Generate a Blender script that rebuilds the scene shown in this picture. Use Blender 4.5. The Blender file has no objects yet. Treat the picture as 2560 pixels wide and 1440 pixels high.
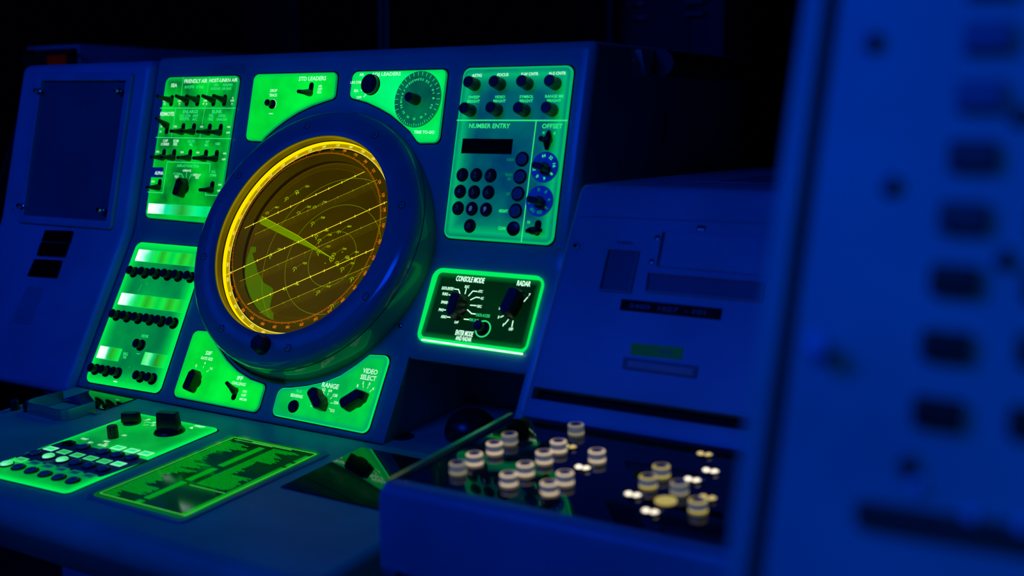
import bpy, bmesh, math, random
from mathutils import Vector, Matrix
from math import sin, cos, pi, radians, sqrt, atan2, hypot
random.seed(7)
S = bpy.context.scene
COL = S.collection

# ------------------------------------------------------------------ camera
CAM = Vector((0.9068597, -1.1626191, 0.3124755))
ROT = Matrix(((0.8417, -0.07773, 0.53432), (0.53994, 0.12118, -0.83293), (0.0, 0.98958, 0.14396)))
FPX = 2924.3
cd = bpy.data.cameras.new('camera')
cam = bpy.data.objects.new('camera', cd); COL.objects.link(cam)
cam.matrix_world = Matrix.Translation(CAM) @ ROT.to_4x4()
cd.sensor_fit = 'HORIZONTAL'; cd.sensor_width = 36.0; cd.lens = FPX / 2560 * 36
cd.clip_start = 0.02; cd.clip_end = 50
cd.dof.use_dof = True; cd.dof.focus_distance = 1.64; cd.dof.aperture_fstop = 2.9; cd.dof.aperture_blades = 8
S.camera = cam
# ------------------------------------------------------------------ world, room lamps and added rack spot
w = bpy.data.worlds.new('dark_room'); S.world = w; w.use_nodes = True
w.node_tree.nodes['Background'].inputs[0].default_value = (0.0, 0.06, 1.0, 1)
w.node_tree.nodes['Background'].inputs[1].default_value = 0.006
S.view_settings.view_transform = 'Standard'; S.view_settings.look = 'None'
S.view_settings.exposure = 0.0; S.view_settings.gamma = 1.0; S.view_settings.use_curve_mapping = False

def area(name, loc, target, size, sizey, power, color):
    l = bpy.data.lights.new(name, 'AREA'); l.shape = 'RECTANGLE'; l.size = size; l.size_y = sizey
    l.energy = power; l.color = color
    o = bpy.data.objects.new(name, l); COL.objects.link(o); o.location = loc
    o.rotation_euler = (Vector(target) - Vector(loc)).to_track_quat('-Z', 'Y').to_euler()
    return o
BLUE = (0.0, 0.055, 1.0)
TEAL = (0.0, 0.18, 1.0)
area('ceiling_lamp_blue', (-0.35, -1.9, 1.5), (-0.1, 0.0, 0.1), 1.0, 0.5, 23.0, BLUE)
area('ceiling_lamp_blue_left', (-2.0, -1.5, 1.45), (-0.8, 0.0, 0.1), 0.8, 0.4, 1.3, BLUE)
sp = bpy.data.lights.new('rack_fill_spot', 'SPOT'); sp.energy = 18.0; sp.color = TEAL; sp.spot_size = radians(24); sp.spot_blend = 0.5; sp.shadow_soft_size = 0.12  # unseen spot added to brighten the rack alone
so = bpy.data.objects.new('rack_fill_spot', sp); COL.objects.link(so); so.location = (1.05, -2.3, 1.2)
so.rotation_euler = (Vector((1.0, -0.65, 0.25)) - so.location).to_track_quat('-Z', 'Y').to_euler()

# ------------------------------------------------------------------ reference planes: (y, z) of a point, tilt back from vertical
PL = {'U': (0.0733, 0.1364, 0.23226), 'L': (0.0, 0.0, 0.49313), 'D': (-0.0501, -0.0933, 1.49048),
      'R': (-0.1, 0.0, 0.49313), 'T': (-0.1019, -0.0035, 1.49048), 'K': (-0.684, 0.2439, 0.30)}
SC = Vector((-0.2055667, 0.0251359, 0.1572881)); SA = 0.48764      # scope centre and tilt
def frame(pl, x=0.0):
    if pl == 'S': o = SC; a = SA
    else: y, z, a = PL[pl]; o = Vector((x, y, z))
    X = Vector((1, 0, 0)); V = Vector((0, sin(a), cos(a))); N = Vector((0, -cos(a), sin(a)))
    m = Matrix.Identity(4)
    for i in range(3): m[i][0] = X[i]; m[i][1] = V[i]; m[i][2] = N[i]; m[i][3] = o[i]
    return m
FR = {k: frame(k) for k in list(PL) + ['S']}
def at(pl, px, py, n=0.0):
    m = FR[pl]; N = m.col[2].xyz; o = m.translation + N * n
    d = ROT @ Vector(((px - 1280) / FPX, (720 - py) / FPX, -1))
    t = (o - CAM).dot(N) / d.dot(N); P = m.inverted() @ (CAM + d * t)
    return P.x, P.y
def ats(pl, pts, n=0.0): return [at(pl, x, y, n) for x, y in pts]

# ------------------------------------------------------------------ materials
def newmat(name):
    m = bpy.data.materials.new(name); m.use_nodes = True; nt = m.node_tree
    return m, nt, nt.nodes['Principled BSDF']
def paint(name, col, rough=0.5, metal=0.0, bump=0.15, scale=600.0, spec=0.5, coat=0.0, var=0.12):
    m, nt, b = newmat(name)
    b.inputs['Roughness'].default_value = rough; b.inputs['Metallic'].default_value = metal
    b.inputs['Specular IOR Level'].default_value = spec; b.inputs['Coat Weight'].default_value = coat
    tc = nt.nodes.new('ShaderNodeTexCoord'); nz = nt.nodes.new('ShaderNodeTexNoise'); nz.inputs['Scale'].default_value = 9; nz.inputs['Detail'].default_value = 6
    r = nt.nodes.new('ShaderNodeValToRGB')
    r.color_ramp.elements[0].position = .35; r.color_ramp.elements[1].position = .65
    r.color_ramp.elements[0].color = (*[c * (1 - var) for c in col], 1); r.color_ramp.elements[1].color = (*[min(1, c * (1 + var)) for c in col], 1)
    nt.links.new(tc.outputs['Object'], nz.inputs['Vector']); nt.links.new(nz.outputs['Fac'], r.inputs['Fac']); nt.links.new(r.outputs['Color'], b.inputs['Base Color'])
    if bump > 0:
        n2 = nt.nodes.new('ShaderNodeTexNoise'); n2.inputs['Scale'].default_value = scale
        bp = nt.nodes.new('ShaderNodeBump'); bp.inputs['Strength'].default_value = bump; bp.inputs['Distance'].default_value = 0.0004
        nt.links.new(tc.outputs['Object'], n2.inputs['Vector']); nt.links.new(n2.outputs['Fac'], bp.inputs['Height']); nt.links.new(bp.outputs['Normal'], b.inputs['Normal'])
    return m
def glow(name, col, strength=1.0, base=(0.0, 0.0, 0.0), rough=0.3):
    m, nt, b = newmat(name); b.inputs['Specular IOR Level'].default_value = 0.1
    b.inputs['Base Color'].default_value = (*base, 1); b.inputs['Roughness'].default_value = rough
    b.inputs['Emission Color'].default_value = (*col, 1); b.inputs['Emission Strength'].default_value = strength
    return m
def litpanel(name, lo, hi, rim, base=(0.25, 0.3, 0.3), scale=14.0, power=1.0, rough=0.35):
    """edge-lit translucent plastic: mottled glow, brighter close to its lit edge (attribute 'edge')"""
    m, nt, b = newmat(name); b.inputs['Specular IOR Level'].default_value = 0.25; N = nt.nodes.new; Lk = nt.links.new
    b.inputs['Base Color'].default_value = (*base, 1); b.inputs['Roughness'].default_value = rough
    tc = N('ShaderNodeTexCoord'); nz = N('ShaderNodeTexNoise'); nz.inputs['Scale'].default_value = scale; nz.inputs['Detail'].default_value = 4
    r = N('ShaderNodeValToRGB'); r.color_ramp.elements[0].position = .36; r.color_ramp.elements[1].position = .66
    r.color_ramp.elements[0].color = (*lo, 1); r.color_ramp.elements[1].color = (*hi, 1)
    at_ = N('ShaderNodeAttribute'); at_.attribute_name = 'edge'
    mx = N('ShaderNodeMix'); mx.data_type = 'RGBA'; mx.inputs[7].default_value = (*rim, 1)
    Lk(tc.outputs['Object'], nz.inputs['Vector']); Lk(nz.outputs['Fac'], r.inputs['Fac']); Lk(r.outputs['Color'], mx.inputs[6])
    Lk(at_.outputs['Fac'], mx.inputs[0]); Lk(mx.outputs[2], b.inputs['Emission Color']); b.inputs['Emission Strength'].default_value = power
    return m
def bars(name, cols, n, axis=0, power=1.0, lo=0.0, hi=1.0):
    """row of lamps behind frosted windows: colour along UV x, dimmer dividers"""
    m, nt, b = newmat(name); N = nt.nodes.new; Lk = nt.links.new
    b.inputs['Base Color'].default_value = (0.02, 0.1, 0.03, 1); b.inputs['Roughness'].default_value = 0.25; b.inputs['Specular IOR Level'].default_value = 0.2
    tc = N('ShaderNodeTexCoord'); sp = N('ShaderNodeSeparateXYZ'); Lk(tc.outputs['UV'], sp.inputs[0])
    r = N('ShaderNodeValToRGB'); e = r.color_ramp.elements
    for i, (p, c) in enumerate(cols):
        el = e[i] if i < 2 else e.new(p)
        el.position = p; el.color = (*c, 1)
    nz = N('ShaderNodeTexNoise'); nz.inputs['Scale'].default_value = 70; Lk(tc.outputs['Object'], nz.inputs['Vector'])
    ad = N('ShaderNodeMath'); ad.operation = 'MULTIPLY_ADD'; ad.inputs[1].default_value = 0.12; ad.inputs[2].default_value = -0.06
    Lk(nz.outputs['Fac'], ad.inputs[0]); a2 = N('ShaderNodeMath'); a2.operation = 'ADD'; Lk(ad.outputs[0], a2.inputs[0]); Lk(sp.outputs['X'], a2.inputs[1])
    Lk(a2.outputs[0], r.inputs['Fac'])
    mu = N('ShaderNodeMath'); mu.operation = 'MULTIPLY'; mu.inputs[1].default_value = n; Lk(sp.outputs['X'], mu.inputs[0])
    fr = N('ShaderNodeMath'); fr.operation = 'FRACT'; Lk(mu.outputs[0], fr.inputs[0])
    s2 = N('ShaderNodeMath'); s2.operation = 'SUBTRACT'; s2.inputs[1].default_value = .5; Lk(fr.outputs[0], s2.inputs[0])
    ab = N('ShaderNodeMath'); ab.operation = 'ABSOLUTE'; Lk(s2.outputs[0], ab.inputs[0])
    mr = N('ShaderNodeMapRange'); mr.inputs[1].default_value = 0; mr.inputs[2].default_value = .5; mr.inputs[3].default_value = .85; mr.inputs[4].default_value = 1.25; Lk(ab.outputs[0], mr.inputs[0])
    m2 = N('ShaderNodeMath'); m2.operation = 'MULTIPLY'; m2.inputs[1].default_value = power; Lk(mr.outputs[0], m2.inputs[0])
    Lk(r.outputs['Color'], b.inputs['Emission Color']); Lk(m2.outputs[0], b.inputs['Emission Strength'])
    return m
M = {}
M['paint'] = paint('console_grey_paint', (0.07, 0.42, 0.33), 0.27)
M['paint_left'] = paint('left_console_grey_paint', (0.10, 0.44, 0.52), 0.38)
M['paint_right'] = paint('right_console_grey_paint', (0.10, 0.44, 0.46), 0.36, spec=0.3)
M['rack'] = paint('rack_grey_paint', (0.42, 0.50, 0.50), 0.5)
M['dark'] = paint('dark_metal', (0.02, 0.02, 0.022), 0.5, bump=0.1)
M['bezel'] = paint('bezel_gloss_paint', (0.03, 0.30, 0.30), 0.13, bump=0.0)
M['pipe'] = paint('dim_pipe_paint', (0.05, 0.3, 0.16), 0.5)
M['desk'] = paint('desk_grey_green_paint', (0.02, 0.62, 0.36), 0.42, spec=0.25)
M['dim'] = paint('dark_grey_paint', (0.05, 0.055, 0.06), 0.6, bump=0.1)
M['void'] = paint('black_cavity', (0.004, 0.004, 0.004), 0.9, bump=0)
M['knob'] = paint('black_knob_plastic', (0.010, 0.011, 0.012), 0.32, bump=0)
M['gloss'] = paint('black_gloss_plate', (0.004, 0.004, 0.005), 0.05, bump=0, coat=0.3)
M['screen'] = paint('dark_blue_grey_screen', (0.15, 0.16, 0.18), 0.35, bump=0)
M['steel'] = paint('brushed_steel', (0.6, 0.6, 0.6), 0.2, metal=1.0, bump=0.05)
M['cap'] = paint('grey_key_cap', (0.22, 0.26, 0.30), 0.18, bump=0)
M['dial'] = paint('blue_grey_dial', (0.55, 0.6, 0.9), 0.3, bump=0)
M['room'] = paint('room_dark_paint', (0.012, 0.012, 0.013), 0.9, bump=0)
M['brown'] = paint('dark_brown_recess', (0.06, 0.05, 0.035), 0.7, bump=0)
G = (0.0, 0.75, 0.065)
M['pA'] = litpanel('green_lit_plastic_toggle', (0.0, 0.16, 0.01), (0.0, 0.66, 0.015), (0.0, 0.62, 0.05), base=(0.02, 0.15, 0.04), scale=18)
M['pS'] = litpanel('green_lit_plastic_bright', (0.0, 0.62, 0.015), (0.0, 0.92, 0.035), (0.0, 0.60, 0.05), base=(0.02, 0.15, 0.04), scale=16)
M['pJ'] = litpanel('green_lit_plastic_cyan', (0.0, 0.78, 0.05), (0.0, 0.98, 0.20), (0.0, 0.70, 0.08), base=(0.02, 0.15, 0.05), scale=12)
M['pN'] = litpanel('teal_lit_plastic', (0.0, 0.03, 0.01), (0.0, 0.14, 0.025), (0.0, 0.55, 0.05), base=(0.1, 0.5, 0.36), scale=13)
M['pB'] = litpanel('green_lit_plastic_keys', (0.0, 0.17, 0.02), (0.0, 0.36, 0.035), (0.0, 0.85, 0.045), base=(0.05, 0.3, 0.10), scale=12)
M['pK'] = litpanel('green_lit_plastic_desk', (0.0, 0.22, 0.02), (0.0, 0.50, 0.03), (0.0, 0.75, 0.05), base=(0.03, 0.25, 0.07), scale=14)
M['pV'] = litpanel('green_lit_plastic_range', (0.0, 0.42, 0.04), (0.0, 0.82, 0.05), (0.0, 0.40, 0.11), base=(0.02, 0.18, 0.06), scale=14)
M['rimG'] = glow('green_lit_edge', (0.0, 0.85, 0.12), 1.0)
M['rimD'] = glow('dim_green_edge', (0.0, 0.28, 0.08), 1.0)
M['rimN'] = glow('mid_green_edge', (0.0, 0.45, 0.12), 1.0)
M['rimB'] = glow('bright_green_edge', (0.10, 1.0, 0.35), 1.3)
M['txtW'] = glow('white_lit_lettering', (0.55, 1.0, 0.72), 1.05)
M['txtG'] = glow('green_lit_lettering', (0.03, 0.85, 0.22), 1.0)
M['txtD'] = glow('dim_green_lettering', (0.0, 0.22, 0.09), 1.0)
M['txtC'] = glow('bright_console_lettering', (0.55, 1.0, 0.70), 1.6)
M['numK'] = glow('faint_key_numeral', (0.02, 0.07, 0.25), 0.18)
M['numL'] = glow('blue_key_numeral', (0.06, 0.12, 0.45), 0.8)
M['win'] = paint('dark_green_window', (0.0, 0.02, 0.006), 0.12, bump=0)
M['winC'] = litpanel('dark_green_mode_plate', (0.0, 0.010, 0.002), (0.0, 0.028, 0.004), (0.0, 0.16, 0.02), base=(0.004, 0.02, 0.006), scale=9, rough=0.15)
M['dialG'] = litpanel('green_dial_plastic', (0.0, 0.07, 0.02), (0.0, 0.16, 0.03), (0.0, 0.12, 0.02), base=(0.1, 0.2, 0.1), scale=20)
M['alpha'] = paint('blue_label_tape', (0.25, 0.3, 0.5), 0.5, bump=0)
white = (1.0, 1.4, 1.3); gr = (0.0, 0.75, 0.06); dg = (0.02, 0.42, 0.01)
M['bar'] = bars('window_lamps', [(0.0, white), (0.10, (0.8, 1.3, 1.2)), (0.18, (0.05, 0.85, 0.30)), (0.30, gr), (0.42, (0.02, .5, .01)), (0.6, gr), (0.75, (0.02, .5, .01)), (1.0, gr)], 6, power=1.0)
M['barA'] = bars('window_lamps_wide', [(0.0, (1.1, 1.5, 1.4)), (0.16, (0.8, 1.3, 1.2)), (0.26, (0.0, 0.75, 0.35)), (0.5, dg), (0.75, (0.0, 0.85, 0.25)), (1.0, gr)], 3, power=1.0)
M['bar2'] = bars('window_lamps_pair', [(0.0, white), (0.35, (0.75, 1, 0.9)), (0.45, (0.0, 0.75, 0.2)), (0.6, dg), (1.0, gr)], 1, power=1.0)
M['bar3'] = bars('window_lamps_dim', [(0.0, gr), (0.25, (0.2, 0.9, 0.4)), (0.4, (0.0, 0.75, 0.2)), (0.6, (0.02, 0.3, 0.0)), (1.0, gr)], 1, power=1.0)
M['lampG'] = litpanel('lit_square_window', (0.02, 0.75, 0.12), (0.0, 0.9, 0.2), (0.3, 1.0, 0.5), scale=30)
M['lampO'] = litpanel('olive_square_window', (0.02, 0.30, 0.01), (0.02, 0.5, 0.03), (0.05, 0.75, 0.15), scale=30)
M['lampK'] = litpanel('unlit_square_window', (0.0, 0.02, 0.004), (0.0, 0.05, 0.008), (0.0, 0.25, 0.03), scale=30)
M['capG'] = litpanel('lit_key_cap', (0.02, 0.7, 0.15), (0.25, 1.0, 0.5), (0.0, 0.4, 0.1), scale=60)
# scope
M['yel'] = glow('yellow_lit_ring', (1.0, 0.78, 0.0), 1.15)
M['amb'] = litpanel('amber_reflector', (0.05, 0.035, 0.0), (0.16, 0.115, 0.0), (0.5, 0.33, 0.0), base=(0.3, 0.22, 0.0), scale=10, rough=0.3)
M['amb2'] = glow('amber_dial_plastic', (0.30, 0.24, 0.0), 1.0, base=(0.3, 0.25, 0.0), rough=.6)
M['crt'] = litpanel('amber_screen', (0.032, 0.022, 0.0), (0.050, 0.036, 0.0), (0.07, 0.045, 0.0), base=(0.02, 0.015, 0.0), scale=6, rough=0.7)
for _k in ('amb', 'amb2', 'crt'): M[_k].node_tree.nodes['Principled BSDF'].inputs['Specular IOR Level'].default_value = 0.03
M['gap'] = glow('dark_amber_gap', (0.010, 0.006, 0.0), 1.0, base=(0.01, 0.008, 0.0))
M['tickY'] = glow('yellow_dial_marks', (1.0, 0.95, 0.5), 1.1)
M['tickO'] = glow('orange_dial_marks', (0.95, 0.25, 0.0), 0.9)
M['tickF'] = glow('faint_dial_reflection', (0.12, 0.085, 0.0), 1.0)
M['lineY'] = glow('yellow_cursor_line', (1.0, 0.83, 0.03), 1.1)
M['lineF'] = glow('drawn_cursor_reflection', (0.55, 0.50, 0.01), 0.85)  # reflections of the cursor lines, drawn as dim glowing strokes
M['reflFF'] = glow('fainter_drawn_reflection', (0.16, 0.13, 0.0), 0.8)
M['vec'] = glow('green_plot_vector', (0.42, 0.68, 0.01), 0.95)
M['vecD'] = glow('dim_green_plot_vector', (0.24, 0.36, 0.0), 0.9)
M['sweep'] = glow('green_sweep', (0.16, 0.30, 0.0), 0.9)
M['land'] = glow('green_coast_echo', (0.065, 0.15, 0.0), 0.95)
M['land2'] = glow('bright_green_coast_echo', (0.10, 0.20, 0.0), 0.95)
# clear keys
m, nt, b = newmat('clear_key_plastic'); M['clear'] = m
b.inputs['Base Color'].default_value = (0.12, 0.14, 0.18, 1); b.inputs['Roughness'].default_value = 0.12; b.inputs['Transmission Weight'].default_value = 0.0
b.inputs['Emission Color'].default_value = (0.05, 0.06, 0.07, 1); b.inputs['Emission Strength'].default_value = 1.0
M['keyrim'] = glow('warm_lit_key_edge', (0.80, 0.62, 0.42), 0.85)
M['keyrimY'] = glow('yellow_lit_key_edge', (0.62, 0.50, 0.14), 0.7)
M['keyrimD'] = glow('dim_key_edge', (0.30, 0.27, 0.18), 0.8)
M['bulb'] = glow('warm_bulb', (1.0, 0.88, 0.68), 1.6)
M['bulbD'] = glow('dim_warm_bulb', (0.8, 0.62, 0.25), 0.9)
M['red'] = glow('red_grille_glow', (0.05, 0.003, 0.0), 0.35)
M['led'] = glow('amber_bead', (0.35, 0.35, 0.35), 0.2)

# ------------------------------------------------------------------ object helpers
W = {}
def link(o, parent=None, mat=None):
    COL.objects.link(o); m = mat or Matrix.Identity(4); W[o] = m
    if parent is not None:
        o.parent = parent; o.matrix_basis = W[parent].inverted() @ m
    else: o.matrix_basis = m
    return o
def thing(name, label, cat, loc=(0, 0, 0), group=None):
    o = bpy.data.objects.new(name, None); o.empty_display_size = 0.05
    o['label'] = label; o['category'] = cat
    if group: o['group'] = group
    return link(o, None, Matrix.Translation(loc))
def mk(bm, name, mats, smooth=35):
    me = bpy.data.meshes.new(name); bmesh.ops.recalc_face_normals(bm, faces=bm.faces)
    if smooth:
        a = radians(smooth)
        for f in bm.faces: f.smooth = True
        for e in bm.edges:
            e.smooth = len(e.link_faces) == 2 and e.calc_face_angle(0) < a
    bm.to_mesh(me); bm.free()
    for mm in (mats if isinstance(mats, (list, tuple)) else [mats]): me.materials.append(M[mm] if isinstance(mm, str) else mm)
    return me
def obj(name, me, parent=None, mat=None, label=None):
    o = bpy.data.objects.new(name, me)
    if label: o['label'] = label
    return link(o, parent, mat)
def box(bm, c, s, mi=0, rot=None, bev=0.0):
    m = Matrix.Translation(c) @ (rot.to_4x4() if rot else Matrix.Identity(4)) @ Matrix.Diagonal((*s, 1))
    r = bmesh.ops.create_cube(bm, size=1, matrix=m); vs = r['verts']
    if bev > 0:
        es = list({e for v in vs for e in v.link_edges})
        g = bmesh.ops.bevel(bm, geom=es, offset=bev, segments=2, affect='EDGES', profile=0.5)
        fs = [f for f in bm.faces if any(v in g['verts'] for v in f.verts)]
    fs = {f for v in vs if v.is_valid for f in v.link_faces}
    for f in fs: f.material_index = mi
def lathe(bm, prof, seg=24, mi=0, c=(0, 0), mis=None, flute=None, mat=None):
    """prof: list of (r, n); closed on the axis when r = 0"""
    rings = []
    for r, n in prof:
        if r <= 1e-7: rings.append([bm.verts.new((c[0], c[1], n))]); continue
        ring = []
        for i in range(seg):
            a = 2 * pi * i / seg; rr = r * (1 - (flute if flute and i % 2 else 0)); ring.append(bm.verts.new((c[0] + rr * cos(a), c[1] + rr * sin(a), n)))
        rings.append(ring)
    for k in range(len(rings) - 1):
        A, B = rings[k], rings[k + 1]; m_ = mis[k] if mis else mi
        for i in range(seg):
            j = (i + 1) % seg
            if len(A) == 1 and len(B) == 1: continue
            if len(A) == 1: f = bm.faces.new((A[0], B[i], B[j]))
            elif len(B) == 1: f = bm.faces.new((A[i], A[j], B[0]))
            else: f = bm.faces.new((A[i], A[j], B[j], B[i]))
            f.material_index = m_
    if mat: bmesh.ops.transform(bm, matrix=mat, verts=[v for r in rings for v in r])
def tube(bm, pts, rad, seg=10, mi=0):
    pts = [Vector(p) for p in pts]; rads = rad if isinstance(rad, (list, tuple)) else [rad] * len(pts)
    rings = []; up = Vector((0.13, 0.21, 1)).normalized()
    for i, p in enumerate(pts):
        t = (pts[min(i + 1, len(pts) - 1)] - pts[max(i - 1, 0)]).normalized()
        a = t.cross(up)
        if a.length < 1e-3: a = t.cross(Vector((1, 0, 0)))
        a.normalize(); b_ = t.cross(a)
        rings.append([bm.verts.new(p + (a * cos(2 * pi * k / seg) + b_ * sin(2 * pi * k / seg)) * rads[i]) for k in range(seg)])
    for A, B in zip(rings, rings[1:]):
        for k in range(seg): f = bm.faces.new((A[k], A[(k + 1) % seg], B[(k + 1) % seg], B[k])); f.material_index = mi
    for R_ in (rings[0], rings[-1]): f = bm.faces.new(R_); f.material_index = mi
def area2(p): return sum(p[i][0] * p[(i + 1) % len(p)][1] - p[(i + 1) % len(p)][0] * p[i][1] for i in range(len(p))) / 2
def inset(p, d):
    n = len(p); out = []
    for i in range(n):
        a = Vector(p[i - 1]); b_ = Vector(p[i]); c = Vector(p[(i + 1) % n])
        e1 = (b_ - a).normalized(); e2 = (c - b_).normalized()
        n1 = Vector((-e1.y, e1.x)); n2 = Vector((-e2.y, e2.x)); m_ = n1 + n2
        k = m_.length_squared
        m_ = m_ * (2 / k) if k > 1e-6 else n1
        if m_.length > 3: m_ = m_.normalized() * 3
        out.append((b_.x + m_.x * d, b_.y + m_.y * d))
    return out
def rnd(p, r, seg=5):
    """p: CCW points; r: radius or list"""
    n = len(p); out = []
    for i in range(n):
        rr = r[i] if isinstance(r, (list, tuple)) else r
        b_ = Vector(p[i])
        if rr <= 0: out.append(tuple(b_)); continue
        a = (Vector(p[i - 1]) - b_); c = (Vector(p[(i + 1) % n]) - b_)
        ang = a.angle(c); t = min(rr / math.tan(ang / 2), a.length * .49, c.length * .49); rr2 = t * math.tan(ang / 2)
        p1 = b_ + a.normalized() * t; p2 = b_ + c.normalized() * t
        cen = b_ + (a.normalized() + c.normalized()).normalized() * (rr2 / sin(ang / 2))
        a1 = atan2(p1.y - cen.y, p1.x - cen.x); a2 = atan2(p2.y - cen.y, p2.x - cen.x); da = (a2 - a1 + pi) % (2 * pi) - pi
        for k in range(seg + 1): q = a1 + da * k / seg; out.append((cen.x + rr2 * cos(q), cen.y + rr2 * sin(q)))
    return out
def slab(bm, pts, rad, n0, n1, bev=0.0012, mi=0, rim=1, steps=(), ev=(), bottom=True):
    """rounded plate from sharp outline pts; rings inward carry attribute 'edge'"""
    if area2(pts) < 0:
        pts = pts[::-1]
        if isinstance(rad, (list, tuple)): rad = list(rad)[::-1]
    lay = bm.verts.layers.float.get('edge') or bm.verts.layers.float.new('edge')
    def ring(d, n, e):
        if isinstance(rad, (list, tuple)): rr = [max(x - d, .0006) if x > 0 else 0 for x in rad]
        else: rr = max(rad - d, .0006)
        vs = []
        for x, y in rnd(inset(pts, d), rr):
            v = bm.verts.new((x, y, n)); v[lay] = e; vs.append(v)
        return vs
    rs = [(ring(0, n0, 1), rim), (ring(0, n1 - bev, 1), rim), (ring(bev, n1, 1), mi)]
    for d, e in steps: rs.append((ring(d, n1, e), mi))
    for (A, ma), (B, mb) in zip(rs, rs[1:]):
        for i in range(len(A)):
            j = (i + 1) % len(A)
            try: f = bm.faces.new((A[i], A[j], B[j], B[i])); f.material_index = ma
            except ValueError: pass
    try: f = bm.faces.new(rs[-1][0]); f.material_index = mi
    except ValueError: pass
    if bottom: f = bm.faces.new(rs[0][0][::-1]); f.material_index = rim
def prism(bm, prof, x0, x1, r0=0.0, r1=0.0, mi=0, seg=4, M4=None):
    """profile [(y, z)] extruded along x, ends rounded by r"""
    if area2(prof) < 0: prof = prof[::-1]
    st = []
    for k in range(seg + 1):
        a = pi / 2 * k / seg
        if r0 > 0: st.append((x0 + r0 * (1 - sin(a)), r0 * (1 - cos(a))))
    st = [(x0 + r0 * (1 - cos(pi / 2 * k / seg)), r0 * (1 - sin(pi / 2 * k / seg))) for k in range(seg + 1)] if r0 > 0 else [(x0, 0)]
    st += [(x1 - r1 * (1 - cos(pi / 2 * k / seg)), r1 * (1 - sin(pi / 2 * k / seg))) for k in range(seg, -1, -1)] if r1 > 0 else [(x1, 0)]
    rings = []
    for x, d in st:
        pr = inset(prof, d) if d > 0 else prof
        rings.append([bm.verts.new((x, y, z)) for y, z in pr])
    for A, B in zip(rings, rings[1:]):
        for i in range(len(A)):
            j = (i + 1) % len(A); f = bm.faces.new((A[i], B[i], B[j], A[j])); f.material_index = mi
    for R_ in (rings[0], rings[-1]): f = bm.faces.new(R_); f.material_index = mi

# lettering -----------------------------------------------------------
_tc = {}
def glyphs(s):
    if s in _tc: return _tc[s]
    cu = bpy.data.curves.new('t', 'FONT'); cu.body = s; cu.resolution_u = 2; cu.size = 1; cu.offset = 0.018
    o = bpy.data.objects.new('t', cu); COL.objects.link(o)
    dg_ = bpy.context.evaluated_depsgraph_get(); me = o.evaluated_get(dg_).to_mesh()
    vs = [tuple(v.co.xy) for v in me.vertices]; fs = [tuple(p.vertices) for p in me.polygons]
    o.evaluated_get(dg_).to_mesh_clear(); bpy.data.objects.remove(o); bpy.data.curves.remove(cu)
    x0 = min(v[0] for v in vs); x1 = max(v[0] for v in vs); y0 = min(v[1] for v in vs); y1 = max(v[1] for v in vs)
    vs = [((x - (x0 + x1) / 2) / max(x1 - x0, 1e-6), (y - (y0 + y1) / 2) / max(y1 - y0, 1e-6)) for x, y in vs]
    _tc[s] = (vs, fs); return _tc[s]
def text(bm, s, u, v, wd, ht, n, mi=0, rot=0.0, slant=0.12):
    vs, fs = glyphs(s); c, sn = cos(rot), sin(rot); bv = []
    for x, y in vs:
        X = x * wd + y * ht * slant; Y = y * ht; bv.append(bm.verts.new((u + X * c - Y * sn, v + X * sn + Y * c, n)))
    for f in fs:
        try: q = bm.faces.new([bv[i] for i in f]); q.material_index = mi
        except ValueError: pass
def ptext(bm, pl, s, cx, cy, wpx, hpx, n, mi=0, slant=0.0):
    u, v = at(pl, cx, cy, n); wd = at(pl, cx + wpx / 2, cy, n)[0] - at(pl, cx - wpx / 2, cy, n)[0]
    ht = at(pl, cx, cy - hpx / 2, n)[1] - at(pl, cx, cy + hpx / 2, n)[1]
    text(bm, s, u, v, wd, ht, n, mi, 0, slant)
def stroke(bm, pts, wd, n, mi=0, clip=None):
    for a, b_ in zip(pts, pts[1:]):
        a = Vector(a); b_ = Vector(b_)
        if clip and (a.length > clip or b_.length > clip): continue
        d = b_ - a
        if d.length < 1e-7: continue
        d.normalize(); q = Vector((-d.y, d.x)) * wd / 2; e = d * wd * .25; a = a - e; b_ = b_ + e
        f = bm.faces.new([bm.verts.new((*p, n)) for p in (a - q, b_ - q, b_ + q, a + q)]); f.material_index = mi
def pstroke(bm, pl, pts, wd, n, mi=0): stroke(bm, ats(pl, pts, n), wd, n, mi)
def quadwin(bm, pl, pts, n0, n1, mi=0, rim=1, steps=((.002, 0.6), (.004, 0)), rad=.0006):
    p = ats(pl, pts, n1); us = [q[0] for q in p]; vs_ = [q[1] for q in p]
    return p
def winmesh(name, pl, pts, n0, n1, mats, rad=.0006, edges=True):
    p = ats(pl, pts, n1); cu = sum(q[0] for q in p) / 4; cv = sum(q[1] for q in p) / 4
    hw = (abs(p[1][0] - p[0][0]) + abs(p[2][0] - p[3][0])) / 4; hh = (abs(p[3][1] - p[0][1]) + abs(p[2][1] - p[1][1])) / 4
    bm = bmesh.new(); q = [(cu - hw, cv - hh), (cu + hw, cv - hh), (cu + hw, cv + hh), (cu - hw, cv + hh)]
    k = min(hw, hh)
    slab(bm, q, rad, n0, n1, .0004, 0, len(mats) - 1, [(k * .35, .5), (k * .7, 0)] if edges else [])
    uv = bm.loops.layers.uv.new('UVMap')
    for f in bm.faces:
        for l in f.loops: l[uv].uv = ((l.vert.co.x - cu + hw) / (2 * hw), (l.vert.co.y - cv + hh) / (2 * hh))
    return mk(bm, name, mats, 0)

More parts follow.
